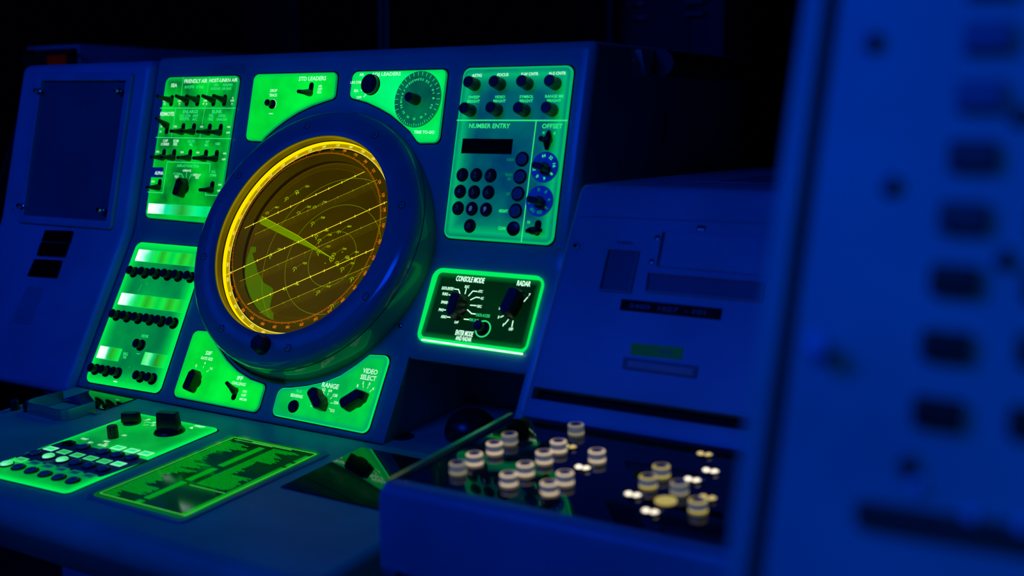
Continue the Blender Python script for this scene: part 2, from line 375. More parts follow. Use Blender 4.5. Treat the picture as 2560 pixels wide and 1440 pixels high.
# controls (z = outwards) ---------------------------------------------
def capsule(bm, hw, hh, n, mi=0, seg=8, n0=0.0):
    pts = [(hw * cos(pi * k / seg), hh - hw + hw * sin(pi * k / seg)) for k in range(seg + 1)] + [(-hw * cos(pi * k / seg), -(hh - hw) - hw * sin(pi * k / seg)) for k in range(seg + 1)]
    A = [bm.verts.new((x, y, n0)) for x, y in pts]; B = [bm.verts.new((x, y, n)) for x, y in pts]
    for i in range(len(A)): bm.faces.new((A[i], A[(i + 1) % len(A)], B[(i + 1) % len(A)], B[i])).material_index = mi
    bm.faces.new(B).material_index = mi
def toggle_mesh(dy, tilt, L=0.024, hh=0.0092, dx=0.0):
    bm = bmesh.new(); capsule(bm, 0.0042, hh, 0.0005, 1)
    p = lambda t: (dx * t, dy + tilt * t, 0.0006 + L * t)
    tube(bm, [p(0), p(.08), p(.22), p(.5), p(.85), p(.97), p(1.0)], [.0054, .0056, .0050, .0036, .0028, .0025, .0015], 12, 0)
    return mk(bm, 'toggle_switch', ['knob', 'void'], 60)
TG = {'up': toggle_mesh(.003, .005), 'mid': toggle_mesh(0.0, .0015), 'down': toggle_mesh(-.0045, -.0045), 'far': toggle_mesh(0.0, 0.0, .030, dx=.0),
      'remote': toggle_mesh(.0045, .007)}
def button_mesh(rs=.0083, rc=.0060, L=.011, mats=('knob', 'void'), name='push_button'):
    bm = bmesh.new(); lathe(bm, [(rs, 0), (rs, .0012), (rs * .92, .0016), (rc * .82, .0016), (rc * .82, L * .55), (rc * .95, L * .62), (rc, L * .75), (rc, L - .0006), (rc * .9, L), (rc * .3, L - .0003), (0, L - .0003)], 24)
    return mk(bm, name, list(mats), 40)
def knob_mesh(r=.0073, L=.018, seg=36, taper=.9, skirt=0):
    bm = bmesh.new()
    if skirt: lathe(bm, [(skirt, 0), (skirt, .0015), (skirt * .93, .0022), (r, .0022)], 32)
    lathe(bm, [(r, 0), (r, .0012), (r * 1.0, .0018)], seg); lathe(bm, [(r * 1.0, .0015), (r * taper, L - .0008)], seg, flute=.07)
    lathe(bm, [(r * taper * .97, L - .001), (r * taper * .9, L), (0, L)], seg)
    return mk(bm, 'control_knob', ['knob'], 25)
def pointer_mesh(ln=.013, wd=.0062, L=.014, base=.0085, back=None, ribs=True):
    """bar knob pointing to +v"""
    bk = back or ln
    def outline(s, t=1.0):
        return [(-wd * s, -bk * t), (wd * s, -bk * t), (wd * s, ln * .62 * t), (wd * .15 * s, ln * t), (-wd * .15 * s, ln * t), (-wd * s, ln * .62 * t)]
    bm = bmesh.new(); lathe(bm, [(base, 0), (base, .002), (base * .95, .0028), (0, .0028)], 28)
    slabs = [(outline(1.0), .0026), (outline(.97, .99), L * .5), (outline(.86, .95), L - .0012), (outline(.74, .92), L)]
    rs = [[bm.verts.new((x, y, n)) for x, y in rnd(o, [wd * .5, wd * .5, wd * .3, .0005, .0005, wd * .3], 3)] for o, n in slabs]
    for A, B in zip(rs, rs[1:]):
        for i in range(len(A)): bm.faces.new((A[i], A[(i + 1) % len(A)], B[(i + 1) % len(A)], B[i]))
    bm.faces.new(rs[-1])
    if ribs:
        for sx in (-1, 1):
            for k in range(12):
                y = -bk * .75 + (ln * .55 + bk * .75) * k / 11
                box(bm, (sx * wd * .98, y, L * .48), (.0006, .0007, L * .7))
    return mk(bm, 'pointer_knob', ['knob'], 30)
def put(name, me, pl, px, py, n=0.0, rot=0.0, parent=None, label=None, tilt=0.0):
    u, v = at(pl, px, py, n)
    m = FR[pl] @ Matrix.Translation((u, v, n)) @ Matrix.Rotation(rot, 4, 'Z') @ Matrix.Rotation(tilt, 4, 'X')
    return obj(name, me, parent, m, label)
def panel(name, pl, pts, rad, mats, parent, label=None, th=.0030, steps=((.004, .7), (.009, .25), (.014, 0)), bev=.0012):
    bm = bmesh.new(); P_ = ats(pl, pts, th); slab(bm, P_, rad, 0.0, th, bev, 0, 1, steps)
    R2 = list(rad) if isinstance(rad, list) else rad
    if area2(P_) < 0: P_ = P_[::-1]; R2 = R2[::-1] if isinstance(R2, list) else R2
    slab(bm, inset(P_, -.0016), R2, 0.0, .0006, .0002, 2, 2)
    return obj(name, mk(bm, name, list(mats) + ['void'], 30), parent, FR[pl], label)
def legend(name, pl, parent, mats, fn, label=None):
    bm = bmesh.new(); fn(bm); return obj(name, mk(bm, name, mats, 0), parent, FR[pl], label)

# ================================================================== the room
def struct(name, c, s, mat='room'):
    bm = bmesh.new(); box(bm, (0, 0, 0), s); o = obj(name, mk(bm, name, mat, 0), None, Matrix.Translation(c)); o['kind'] = 'structure'; return o
FZ = -0.85
struct('floor', (-0.5, 0.5, FZ - .05), (7, 7, .1))
struct('ceiling', (-0.5, 0.5, 1.65), (7, 7, .1))
struct('wall_back', (-0.5, 3.95, .375), (7, .1, 2.35))
struct('wall_left', (-3.95, 0.5, .375), (.1, 6.8, 2.35))
struct('wall_right', (2.95, 0.5, .375), (.1, 6.8, 2.35))

# ================================================================== main radar console
tU = math.tan(0.23226); SL, CL = sin(0.49313), cos(0.49313)
Lp = lambda v, g=0.0, d=0.0: (SL * v - g - CL * d, CL * v + SL * d)       # point of the lower face, g metres forward, d along the normal
def Up(z, g=0.0): return (0.0733 - g + tU * (z - 0.1364), z)
console = thing('radar_console', 'large grey radar operator console with green backlit control panels around the round scope', 'console', (-0.2, 0.3, FZ))
bm = bmesh.new()
full = rnd([Lp(-.107), Lp(.1549), Up(.408), (.62, .408), (.62, FZ), (.08, FZ), (.08, -.2), (-.034, -.2), (-.034, -.1)],
           [.005, .12, .014, .02, .01, .01, .01, .004, .001], 5)
prism(bm, full, -.6, .001, .006, 0)
# round opening for the scope tube
hull = bpy.data.meshes.new('hull'); bm.to_mesh(hull); bm.free(); ho = bpy.data.objects.new('hull', hull); COL.objects.link(ho)
bc = bmesh.new(); lathe(bc, [(0, -.20), (.152, -.20), (.152, .10), (0, .10)], 96); bmesh.ops.transform(bc, matrix=FR['S'], verts=bc.verts); bmesh.ops.recalc_face_normals(bc, faces=bc.faces)
cm = bpy.data.meshes.new('cut'); bc.to_mesh(cm); bc.free(); co = bpy.data.objects.new('cut', cm); COL.objects.link(co)
bo = ho.modifiers.new('b', 'BOOLEAN'); bo.operation = 'DIFFERENCE'; bo.solver = 'EXACT'; bo.object = co
dge = bpy.context.evaluated_depsgraph_get(); bm = bmesh.new(); bm.from_mesh(ho.evaluated_get(dge).data)
for q_ in (ho, co): bpy.data.objects.remove(q_)
for q_ in (hull, cm): bpy.data.meshes.remove(q_)
top = rnd([Lp(.006), Lp(.1549), Up(.408), (.62, .408), (.62, FZ), (.142, FZ), (.142, .0053)], [.004, .12, .014, .02, .01, .01, .004], 5)
prism(bm, top, .001, .178)
prism(bm, [(-.0515, -.0934), (.1415, -.0779), (.1415, -.2), (-.0515, -.2)], .0015, .195)
prism(bm, full, .178, .197, 0, .012)
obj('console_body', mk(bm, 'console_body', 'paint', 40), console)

# ---- panel of toggle switches, top left
pA = panel('toggle_switch_panel', 'U', [(415.5, 193), (599.2, 188.4), (543, 560.5), (361.4, 543.8)], .010, ['pA', 'rimD'], console, 'tall green backlit plate with rows of black toggle switches', steps=((.003, .5), (.008, .1), (.012, 0)))
nA = .0033
def legA(bm):
    z = lambda x, y: (360 + x / 3.692, 170 + y / 3.692)
    def T(s, x, y, wd, ht, mi=0): X, Y = z(x, y); ptext(bm, 'U', s, X, Y, wd / 3.692, ht / 3.692, nA, mi)
    def Ln(pts, wd=.0011): pstroke(bm, 'U', [z(*p) for p in pts], wd, nA, 1)
    for s, x, y, w_, h in [('SEA', 278, 160, 56, 34), ('FRIENDLY AIR', 478, 120, 212, 36), ('HOST-UNKN AIR', 733, 113, 258, 34), ('REMOTE', 214, 424, 128, 36)]: T(s, x, y, w_, h)
    for s, x, y, w_, h in [('INTCPTR', 420, 176, 88, 26), ('OTHER', 516, 176, 72, 26), ('UN-', 666, 157, 44, 24), ('ASSGND', 770, 155, 92, 24),
        ('ASSGND', 660, 190, 90, 24), ('OR ENG', 762, 190, 86, 24), ('ENLARGE', 429, 402, 140, 34), ('LOC CON', 379, 440, 98, 26), ('ASW', 474, 440, 52, 26), ('INTCPTR', 374, 471, 88, 26),
        ('A/C', 469, 472, 48, 26), ('BLINK', 675, 402, 92, 34), ('TRBL', 620, 440, 46, 26), ('DESIG', 721, 440, 68, 26), ('TRKS', 614, 473, 50, 26), ('UNACKN', 716, 474, 98, 26),
        ('DISPLAY FUNCTION', 405, 904, 202, 26), ('OPERATE', 395, 948, 78, 20), ('F CODE', 302, 977, 62, 22), ('TEST', 300, 1004, 40, 22), ('DISPLAY', 490, 987, 70, 22), ('TEST', 490, 1012, 38, 22),
        ('ALL', 643, 955, 40, 26), ('SYMB', 638, 990, 58, 26), ('CAP', 198, 671, 46, 26), ('CORRID', 194, 703, 78, 26), ('ECM', 295, 673, 46, 26), ('FIX', 290, 704, 36, 26),
        ('DZ-FC', 438, 676, 70, 26), ('ML', 436, 708, 34, 26), ('RP', 586, 681, 30, 26), ('MC', 580, 712, 38, 26), ('NBR', 682, 700, 46, 26)]:
        T(s, x, y, w_, h, 0 if s in ('CAP', 'CORRID', 'ECM', 'FIX', 'OPERATE', 'DISPLAY', 'TEST') else 1)
    for s, x, y in [('ON', 288, 540), ('ON', 531, 542), ('ON', 781, 544), ('OFF', 775, 597), ('ON', 125, 773), ('ON', 350, 777), ('ON', 495, 781), ('ON', 743, 789), ('OFF', 735, 844),
                    ('ON', 82, 1047), ('ON', 699, 1078), ('OFF', 693, 1133), ('S', 820, 276), ('OFF', 814, 302), ('S', 812, 330), ('OFF', 193, 305), ('S', 200, 280), ('H', 190, 332),
                    ('OFF', 329, 305), ('H', 328, 330), ('OFF', 567, 303), ('S', 577, 331), ('H', 549, 330), ('S', 160, 540), ('H', 153, 588)]:
        T(s, x, y, 28 if s == 'ON' else 34 if s == 'OFF' else 12, 18)
    Ln([(150, 370), (845, 371)]); Ln([(110, 640), (803, 653)]); Ln([(363, 84), (340, 262)], .0008); Ln([(602, 80), (578, 255)], .0008); Ln([(325, 345), (322, 368)], .0008); Ln([(566, 345), (535, 520)], .0008)
    Ln([(522, 600), (515, 648)], .0008); Ln([(293, 372), (252, 640)], .0008); Ln([(35, 1145), (174, 1153), (215, 866), (610, 880), (606, 960)]); Ln([(575, 1110), (567, 1172), (720, 1179)])
    Ln([(335, 978), (350, 980), (366, 1020)]); Ln([(394, 966), (390, 1012)]); Ln([(450, 985), (435, 985), (416, 1020)])
legend('lettering', 'U', pA, ['txtW', 'txtG'], legA)
bm = bmesh.new(); slab(bm, ats('U', [(379, 418), (409.5, 418.5), (407, 444), (376, 443)], .003), .0005, .0028, .0036, .0002, 0, 0)
obj('label_tape', mk(bm, 'label_tape', 'alpha', 0), pA, FR['U'], 'blue tape strip lettered ALPHA')
legend('tape_lettering', 'U', pA, ['txtW'], lambda b_: ptext(b_, 'U', 'ALPHA', 397.5, 432.5, 21, 8.5, .0039))
for x, y, k in [(429.1, 251.8, 'far'), (468.3, 251.3, 'mid'), (494.6, 251.3, 'mid'), (534.7, 251.3, 'mid'), (561.8, 251.0, 'mid'), (417.8, 321.7, 'remote'), (457.8, 322.3, 'down'), (484.6, 322.5, 'down'),
                (523.9, 323.5, 'down'), (551.5, 324, 'down'), (409.6, 386.5, 'down'), (435.0, 387, 'down'), (475.1, 387.5, 'down'), (514.4, 388.8, 'down'), (541.5, 389.6, 'down'),
                (398.9, 461.5, 'down'), (530.3, 467.5, 'down')]:
    put('toggle_switch', TG[k], 'U', x, y, .003, 0, pA)
PTR = pointer_mesh(.0150, .0070, .0175)
put('pointer_knob', PTR, 'U', 463, 471, .003, radians(-14), pA)
obj('indicator_window', winmesh('indicator_window', 'U', [(372, 507), (545, 518.5), (540, 543), (368, 534.5)], .003, .0036, ['barA', 'rimG']), pA, FR['U'], 'row of bright backlit windows')

# ---- STD LEADERS panel
arcS = [(836.3, 244.4), (813, 251.8), (779.3, 263.4), (743.5, 280.3), (711.8, 300.3), (684.4, 321.4), (663.3, 340.4), (652, 353)]
pS = panel('standard_leaders_panel', 'U', [(634.8, 184.8), (842.8, 179.6)] + arcS + [(612.2, 350.9)], [.010, .009, .008] + [0] * 6 + [.004, .009], ['pS', 'rimD'], console, 'green backlit plate with a concave lower edge, lettered STD LEADERS', steps=((.0035, .6), (.006, .15), (.008, 0)))
def legS(bm):
    z = lambda x, y: (600 + x / 4.741, 160 + y / 4.741)
    for s, x, y, w_, h in [('STD LEADERS', 858, 172, 322, 50), ('DROP', 400, 315, 82, 34), ('TRACK', 394, 369, 94, 36), ('AIR', 950, 262, 44, 28), ('OFF', 946, 299, 52, 28), ('SEA', 940, 335, 48, 28), ('-', 365, 588, 46, 10)]:
        X, Y = z(x, y); ptext(bm, 'U', s, X, Y, w_ / 4.741, h / 4.741, .0033)
legend('lettering', 'U', pS, ['txtW'], legS)
bmh = bmesh.new(); lathe(bmh, [(.0072, 0), (.0072, .0006), (.0068, .0006), (.0068, .0002), (0, .0002)], 24, mis=[0, 0, 1, 1]); RING = mk(bmh, 'lit_collar', ['txtW', 'void'], 0)
PB = button_mesh(.0070, .0049, .0125)
put('push_button', PB, 'U', 681.5, 261, .003, 0, pS); put('toggle_switch', toggle_mesh(-.006, -.0045, .026, .0095), 'U', 777.8, 222, .003, 0, pS)
put('lit_collar', RING, 'U', 681.5, 260.6, .003, 0, pS)

# ---- ADJ LEADERS panel
arcJ = [(1039.9, 352), (1024, 328.8), (1000.8, 307.7), (975.5, 286.6), (946, 269.7), (916.5, 256), (895.4, 249.7), (872.4, 244.4)]
pJ = panel('adjustable_leaders_panel', 'U', [(881.6, 178.3), (1118.2, 172.4), (1096.2, 356.8), (1047, 357.5)] + arcJ, [.010, .009, .009, .004] + [0] * 7 + [.008], ['pJ', 'rimD'], console, 'bright green plate with the TIME TO-GO dial, lettered ADJ LEADERS', steps=((.0035, .6), (.006, .15), (.008, 0)))
def legJ(bm):
    z = lambda x, y: (600 + x / 4.741, 160 + y / 4.741)
    for s, x, y, w_, h in [('ADJ LEADERS', 1730, 125, 345, 54), ('AIR', 1443, 125, 52, 32), ('LRG SYM-', 1378, 217, 136, 34), ('SEA', 1378, 316, 54, 32), ('OFF', 1410, 396, 60, 32), ('TIME TO-GO', 2182, 808, 240, 38)]:
        X, Y = z(x, y); ptext(bm, 'U', s, X, Y, w_ / 4.741, h / 4.741, .0033)
    for a, b_ in [((1432, 312), (1460, 308)), ((1465, 390), (1495, 358))]: pstroke(bm, 'U', [z(*a), z(*b_)], .0010, .0033)
legend('lettering', 'U', pJ, ['txtW'], legJ)
bm = bmesh.new(); lathe(bm, [(.0148, 0), (.0148, .001), (.0140, .0016), (.0138, .007), (.0125, .0080), (0, .0082)], 40, mis=[0, 0, 0, 0, 0]); box(bm, (.0062, .0015, .0085), (.0030, .012, .0022)); box(bm, (-.004, 0, .0084), (.006, .010, .001))
put('round_knob', mk(bm, 'round_knob', 'knob', 30), 'U', 929.5, 212.5, .003, 0, pJ)
uD, vD = at('U', 1045, 248.5, .003)
bm = bmesh.new(); R_ = .0388
lathe(bm, [(R_, 0), (R_, .0012), (R_ - .0006, .0016), (0, .0016)], 72)
for i in range(60):
    a = 2 * pi * i / 60; bot = sin(a) < -.55
    if not bot and i % 2: continue
    ln = .0050 if not (i % 5 and bot) else .0032
    stroke(bm, [((R_ - .001) * cos(a) * 1.0, (R_ - .001) * sin(a)), ((R_ - .001 - ln) * cos(a), (R_ - .001 - ln) * sin(a))][:2], .0007, .0019, 1)
nums = ['0', '0.5', '1', '1.5', '2', '2.5', '3', '3.5', '4', '4.5', '5', '5.5', '6', '7', '8', '9', '10', '11', '12', '15', '20', '25', '30']
ang = [-50, -22, 2, 23, 42, 60, 78, 90, 100, 110, 121, 132, 142, 153, 164, 174, 184, 194, 203, 222, 244, 268, 293]
for s, a in zip(nums, ang):
    a = radians(a); text(bm, s, R_ * .70 * cos(a), R_ * .70 * sin(a), .0022 * len(s), .0032, .0019, 1 if abs(a) < 3.05 else 1, a + pi / 2, 0)
o = obj('time_dial', mk(bm, 'time_dial', ['dialG', 'txtG'], 20), pJ, FR['U'] @ Matrix.Translation((uD, vD, .003)), 'dark green round dial with radial ticks')
put('shaft_knob', knob_mesh(.0078, .019, 24, .85), 'U', 1041, 250, .0045, 0, pJ)

# ---- number entry panel
pN = panel('number_entry_panel', 'U', [(1159, 169.3), (1434.4, 162.5), (1380.9, 613.4), (1106.9, 594)], .011, ['pN', 'rimN'], console, 'large teal-green plate lettered NUMBER ENTRY and OFFSET with keypad and knobs', steps=((.004, .30), (.010, .75), (.020, .25), (.034, 0)))
def legN(bm):
    z4 = lambda x, y: (1100 + x / 5.76, 150 + y / 5.76); z5 = lambda x, y: (1100 + x / 4.363, 290 + y / 4.363)
    for s, x, y, w_, h in [('ASTIG', 530, 222, 140, 44), ('FOCUS', 905, 212, 160, 44), ('E-W CNTR', 1293, 201, 244, 44), ('N-S CNTR', 1692, 191, 240, 44)]:
        X, Y = z4(x, y); ptext(bm, 'U', s, X, Y, w_ / 5.76, h / 5.76, .0033, 0)
    for s, x, y, w_, h in [('SWEEP', 488, 535, 162, 42), ('BRIGHT', 482, 594, 180, 44), ('VIDEO', 862, 532, 148, 42), ('BRIGHT', 857, 590, 180, 44), ('SYMBOL', 1246, 528, 202, 42), ('BRIGHT', 1241, 588, 190, 44), ('RANGE MK', 1650, 522, 272, 44), ('BRIGHT', 1642, 584, 200, 42)]:
        X, Y = z4(x, y); ptext(bm, 'U', s, X, Y, w_ / 5.76, h / 5.76, .0033, 1)
    for s, x, y, w_, h in [('NUMBER ENTRY', 538, 108, 446, 52), ('OFFSET', 1224, 110, 222, 52), ('W', 1129, 184, 28, 28), ('E', 1250, 188, 18, 28), ('N', 966, 1158, 26, 34), ('CLEAR', 675, 1225, 84, 36), ('HEIGHT', 690, 1036, 96, 34)]:
        X, Y = z5(x, y); ptext(bm, 'U', s, X, Y, w_ / 4.363, h / 4.363, .0033, 1)
    for s, x, y, w_, h in [('TRACK', 748, 640, 82, 32), ('NO.', 758, 686, 42, 32), ('SIF', 740, 850, 38, 32), ('CODE', 765, 476, 78, 30)]:
        X, Y = z5(x, y); ptext(bm, 'U', s, X, Y, w_ / 4.363, h / 4.363, .0033, 2)
    pstroke(bm, 'U', [(1142.6, 300.7), (1418, 301.2)], .0016, .0033, 1); pstroke(bm, 'U', [(1340.4, 302.6), (1303, 605)], .0014, .0033, 1)
legend('lettering', 'U', pN, ['txtW', 'txtG', 'txtD'], legN)
KN = knob_mesh(.0085, .0185)
for x, y in [(1188.5, 212.5), (1251.9, 211.6), (1320.5, 210.8), (1389.9, 209.9), (1178.1, 277.6), (1244.1, 275.9), (1312.7, 277.0), (1382.1, 276.4)]:
    put('control_knob', KN, 'U', x, y, .003, 0, pN)
obj('readout_window', winmesh('readout_window', 'U', [(1156.4, 346.2), (1282.3, 347), (1278, 385.2), (1152.1, 383.5)], .003, .0036, ['win', 'win']), pN, FR['U'], 'blank dark readout window')
KEY = button_mesh(.0087, .0080, .0030, ('knob', 'void'), 'number_key')
for i, (s, x, y) in enumerate([('1', 1156.6, 437.4), ('2', 1191.2, 437.8), ('3', 1227.2, 439), ('4', 1150.9, 479.1), ('5', 1186, 480.7), ('6', 1221.5, 481.4), ('7', 1145.8, 520.8), ('8', 1180.2, 522.2), ('9', 1215.7, 524.2), ('0', 1175.2, 565)]):
    bm = bmesh.new(); lathe(bm, [(.0092, 0), (.0092, .0010), (.0084, .0014), (.0084, .0008), (.0080, .0008), (.0078, .0030), (.0066, .0038), (0, .0034)], 28)
    text(bm, s, 0, 0, .0045 if s != '1' else .0012, .0068, .0041, 2, 0, .15)
    me = mk(bm, 'number_key', ['knob', 'void', 'numL' if s in '89' else 'numK'], 30); put('number_key', me, 'U', x, y, .003, 0, pN, 'black round key numbered ' + s)
bm = bmesh.new(); lathe(bm, [(.0097, 0), (.0097, .0012), (.0088, .0016), (.0080, .0010), (.0072, .0010), (.0072, .0020), (.0066, .0030), (0, .0034)], 32, mis=[0, 0, 0, 0, 1, 1, 1])
RK = mk(bm, 'ringed_key', ['knob', 'cap'], 40)
for x, y in [(1306.3, 398.2), (1301, 441.7), (1295.5, 484.8), (1289.8, 527.9)]: put('ringed_key', RK, 'U', x, y, .003, 0, pN, 'grey-capped round key in a black ring')
put('clear_key', button_mesh(.0095, .0088, .0036), 'U', 1284.5, 571.9, .003, 0, pN, 'black round key beside the word CLEAR')
for x, y, ns in [(1362.4, 418.4, ['64', '32', '16', '8', '4', '0', '25']), (1349.8, 503.2, ['0', '8', '4', '2', '256', '128', '0'])]:
    bm = bmesh.new(); lathe(bm, [(.0198, 0), (.0198, .0014), (.0190, .0020), (0, .0020)], 48, mis=[0, 0, 0])
    for k, s in enumerate(ns):
        a = radians(100 - k * 45); text(bm, s, .0145 * cos(a), .0145 * sin(a), .0030 * len(s) ** .8, .0042, .0023, 1, a - pi / 2, 0)
    o = put('offset_dial', mk(bm, 'offset_dial', ['dial', 'txtG' if y < 450 else 'txtD'], 30), 'U', x, y, .003, 0, pN, 'pale blue round dial with numerals')
    put('bar_knob', pointer_mesh(.0085, .0052, .019, .0075, ribs=False), 'U', x - 2, y + 2, .005, radians(80), pN)
bm = bmesh.new(); lathe(bm, [(.0060, 0), (.0060, .002), (.0045, .005), (0, .006)], 20); tube(bm, [(0, 0, .003), (-.001, -.001, .010), (-.002, -.001, .016)], [.0045, .0040, .0036], 12)
for k in range(1): tube(bm, [(.001, .011, .003), (.003, .004, .006), (.002, -.006, .006), (.001, -.0125, .003)], [.0025, .0048, .0048, .0025], 12)
put('rocker_lever', mk(bm, 'rocker_lever', 'knob', 50), 'U', 1371.5, 351, .003, 0, pN)
bm = bmesh.new(); capsule(bm, .0048, .0100, .0006, 1); tube(bm, [(0, -.004, .002), (-.001, -.006, .009), (-.002, -.0065, .014)], [.0045, .0040, .003], 12); tube(bm, [(.009, -.0035, .0035), (.004, -.003, .006), (-.006, -.004, .007), (-.0125, -.0055, .006)], [.0022, .0042, .0042, .0024], 12)
put('rocker_lever', mk(bm, 'rocker_lever', ['knob', 'void'], 50), 'U', 1344.5, 570, .003, 0, pN)

# ---- lower left panel: push buttons under lit windows
pB = panel('push_button_panel', 'L', [(343, 603.9), (515, 618.5), (395.8, 983.4), (211, 952.5)], .011, ['pB', 'rimG'], console, 'tall green backlit plate of lit windows and black push buttons', steps=((.004, .9), (.010, .5), (.022, .1), (.03, 0)))
zB = lambda x, y: (200 + x / 3.6, 590 + y / 3.6)
def legB(bm):
    for s, x, y, w_, h in [('HOOK', 586, 901, 66, 28), ('BALL', 413, 1060, 46, 28), ('TAB', 400, 1090, 34, 26), ('-', 523, 1060, 34, 5)]: ptext(bm, 'L', s, *zB(x, y), w_ / 3.6, h / 3.6, .0033, 0)
    ptext(bm, 'L', '-', *zB(317, 1310), 34 / 3.6, 10 / 3.6, .0033, 1)
    for a, b_ in [((555, 438), (520, 500)), ((600, 420), (603, 438)), ((448, 1172), (443, 1188))]: pstroke(bm, 'L', [zB(*a), zB(*b_)], .0004, .0033, 0)
legend('lettering', 'L', pB, ['txtG', 'txtW'], legB)
for pts, mt in [([(530, 122), (1075, 161), (1050, 272), (490, 228)], 'bar'), ([(380, 512), (978, 578), (935, 688), (330, 618)], 'bar'), ([(185, 988), (378, 1012), (345, 1125), (140, 1100)], 'bar2'), ([(582, 1045), (795, 1072), (752, 1187), (543, 1160)], 'bar3')]:
    obj('indicator_window', winmesh('indicator_window', 'L', [zB(*p) for p in pts], .003, .0036, [mt, 'rimG']), pB, FR['L'], 'backlit window glowing white to green')
BB = button_mesh(.0090, .0070, .0120)
for x, y in [(490, 328), (592, 337), (693, 345), (797, 355), (892, 365), (1002, 375), (336, 717), (432, 731), (532, 745), (635, 758), (737, 772), (847, 787), (551, 985), (145, 1202), (241, 1218), (341, 1235), (551, 1270), (655, 1288)]:
    put('push_button', BB, 'L', *zB(x, y), .003, 0, pB)

# ---- SIF / IFF panel
zV = lambda x, y: (420 + x / 4.414, 800 + y / 4.414)
pI = panel('identification_panel', 'L', [zV(*p) for p in [(285, 108), (450, 122), (500, 215), (560, 320), (640, 440), (760, 560), (900, 650), (1072, 712), (980, 1022), (45, 840)]], [.010, .003, 0, 0, 0, 0, 0, .008, .010, .010], ['pS', 'rimD'], console, 'green backlit plate with a concave edge, lettered SIF and IFF', steps=((.0035, .6), (.006, .15), (.008, 0)))
def legI(bm):
    for s, x, y, w_, h in [('SIF', 450, 365, 72, 46), ('GATE SIZE', 428, 425, 136, 34), ('4', 407, 475, 16, 30), ('2', 311, 503, 18, 30), ('16', 478, 535, 28, 30), ('IFF', 795, 643, 66, 46), ('CHALLENGE', 780, 702, 160, 36),
                           ('ON', 846, 788, 46, 30), ('OFF', 834, 831, 54, 30), ('MOM', 828, 876, 78, 30)]: ptext(bm, 'L', s, *zV(x, y), w_ / 4.414, h / 4.414, .0033)
    for a, b_ in [((393, 508), (388, 530)), ((450, 555), (424, 573))]: pstroke(bm, 'L', [zV(*a), zV(*b_)], .0007, .0033)
legend('lettering', 'L', pI, ['txtW'], legI)
put('pointer_knob', pointer_mesh(.0160, .0078, .017), 'L', *zV(318, 690), .003, radians(-6), pI)
put('toggle_switch', toggle_mesh(.003, .0068, .022, .0092), 'L', *zV(738, 815), .003, 0, pI)

# ---- RANGE / VIDEO SELECT panel
pV = panel('range_video_panel', 'L', [zV(*p) for p in [(1215, 745), (1350, 745), (1530, 725), (1730, 680), (1900, 610), (2080, 490), (2222, 380), (2452, 392), (2190, 1255), (1135, 1045)]], [.012, 0, 0, 0, 0, 0, .004, .010, .010, .010], ['pV', 'rimG'], console, 'green backlit plate with a concave edge, lettered RANGE and VIDEO SELECT', steps=((.0035, .9), (.007, .25), (.009, 0)))
def legV(bm):
    for s, x, y, w_, h, mi in [('TRUE', 1442, 785, 72, 34, 1), ('BEARING', 1420, 837, 136, 38, 0), ('RANGE', 1792, 725, 190, 56, 0), ('32', 1718, 770, 40, 34, 0), ('64', 1790, 780, 40, 34, 0), ('128', 1845, 832, 50, 34, 0), ('256', 1855, 912, 54, 34, 0),
        ('512', 1815, 1000, 48, 34, 0), ('VIDEO', 2232, 567, 166, 58, 0), ('SELECT', 2210, 637, 178, 56, 0), ('1', 2092, 725, 12, 32, 0), ('2', 2155, 693, 20, 32, 0), ('3', 2222, 705, 20, 32, 0), ('4', 2263, 757, 20, 32, 0)]:
        ptext(bm, 'L', s, *zV(x, y), w_ / 4.414, h / 4.414, .0033, mi)
    for a, b_ in [((1716, 795), (1722, 822)), ((1770, 805), (1762, 830)), ((1812, 850), (1787, 872)), ((1818, 915), (1793, 917)), ((1790, 985), (1778, 975)), ((2155, 715), (2153, 750)), ((2212, 730), (2198, 757)), ((2250, 770), (2224, 795)), ((1575, 945), (1580, 958))]:
        pstroke(bm, 'L', [zV(*a), zV(*b_)], .0007, .0033)
legend('lettering', 'L', pV, ['txtW', 'txtG'], legV)
put('push_button', button_mesh(.0088, .0074, .004), 'L', *zV(1388, 955), .003, 0, pV)
put('pointer_knob', pointer_mesh(.0170, .0078, .019), 'L', *zV(1705, 905), .003, radians(228), pV)
put('pointer_knob', pointer_mesh(.0185, .0085, .019), 'L', *zV(2105, 900), .003, radians(-52), pV)

# ---- console mode panel
zC = lambda x, y: (1020 + x / 5.539, 650 + y / 5.539)
bm = bmesh.new()
slab(bm, ats('L', [(1085, 667.3), (1363, 690), (1310.7, 886.5), (1037, 851.5)], .004), .014, 0.0, .004, .0012, 1, 1, [(.0072, 0)])
pC = obj('console_mode_panel', mk(bm, 'console_mode_panel', ['rimG', 'rimG'], 30), console, FR['L'], 'dark green plate with a brightly lit edge, lettered CONSOLE MODE and RADAR')
bm = bmesh.new(); slab(bm, ats('L', [zC(*p) for p in [(430, 165), (1868, 283), (1622, 1248), (165, 1058)]], .0045), .007, .0038, .0048, .0004, 0, 1, [(.003, .7), (.008, 0)])
obj('mode_plate', mk(bm, 'mode_plate', ['winC', 'rimG'], 30), pC, FR['L'], 'dark green inner plate')
bm = bmesh.new(); slab(bm, ats('L', [zC(*p) for p in [(190, 1090), (1590, 1290), (1585, 1312), (180, 1112)]], .0045), .0008, .0036, .0048, .0003, 0, 0)
obj('lit_edge', mk(bm, 'lit_edge', ['txtC'], 30), pC, FR['L'], 'white-green glowing lower edge')
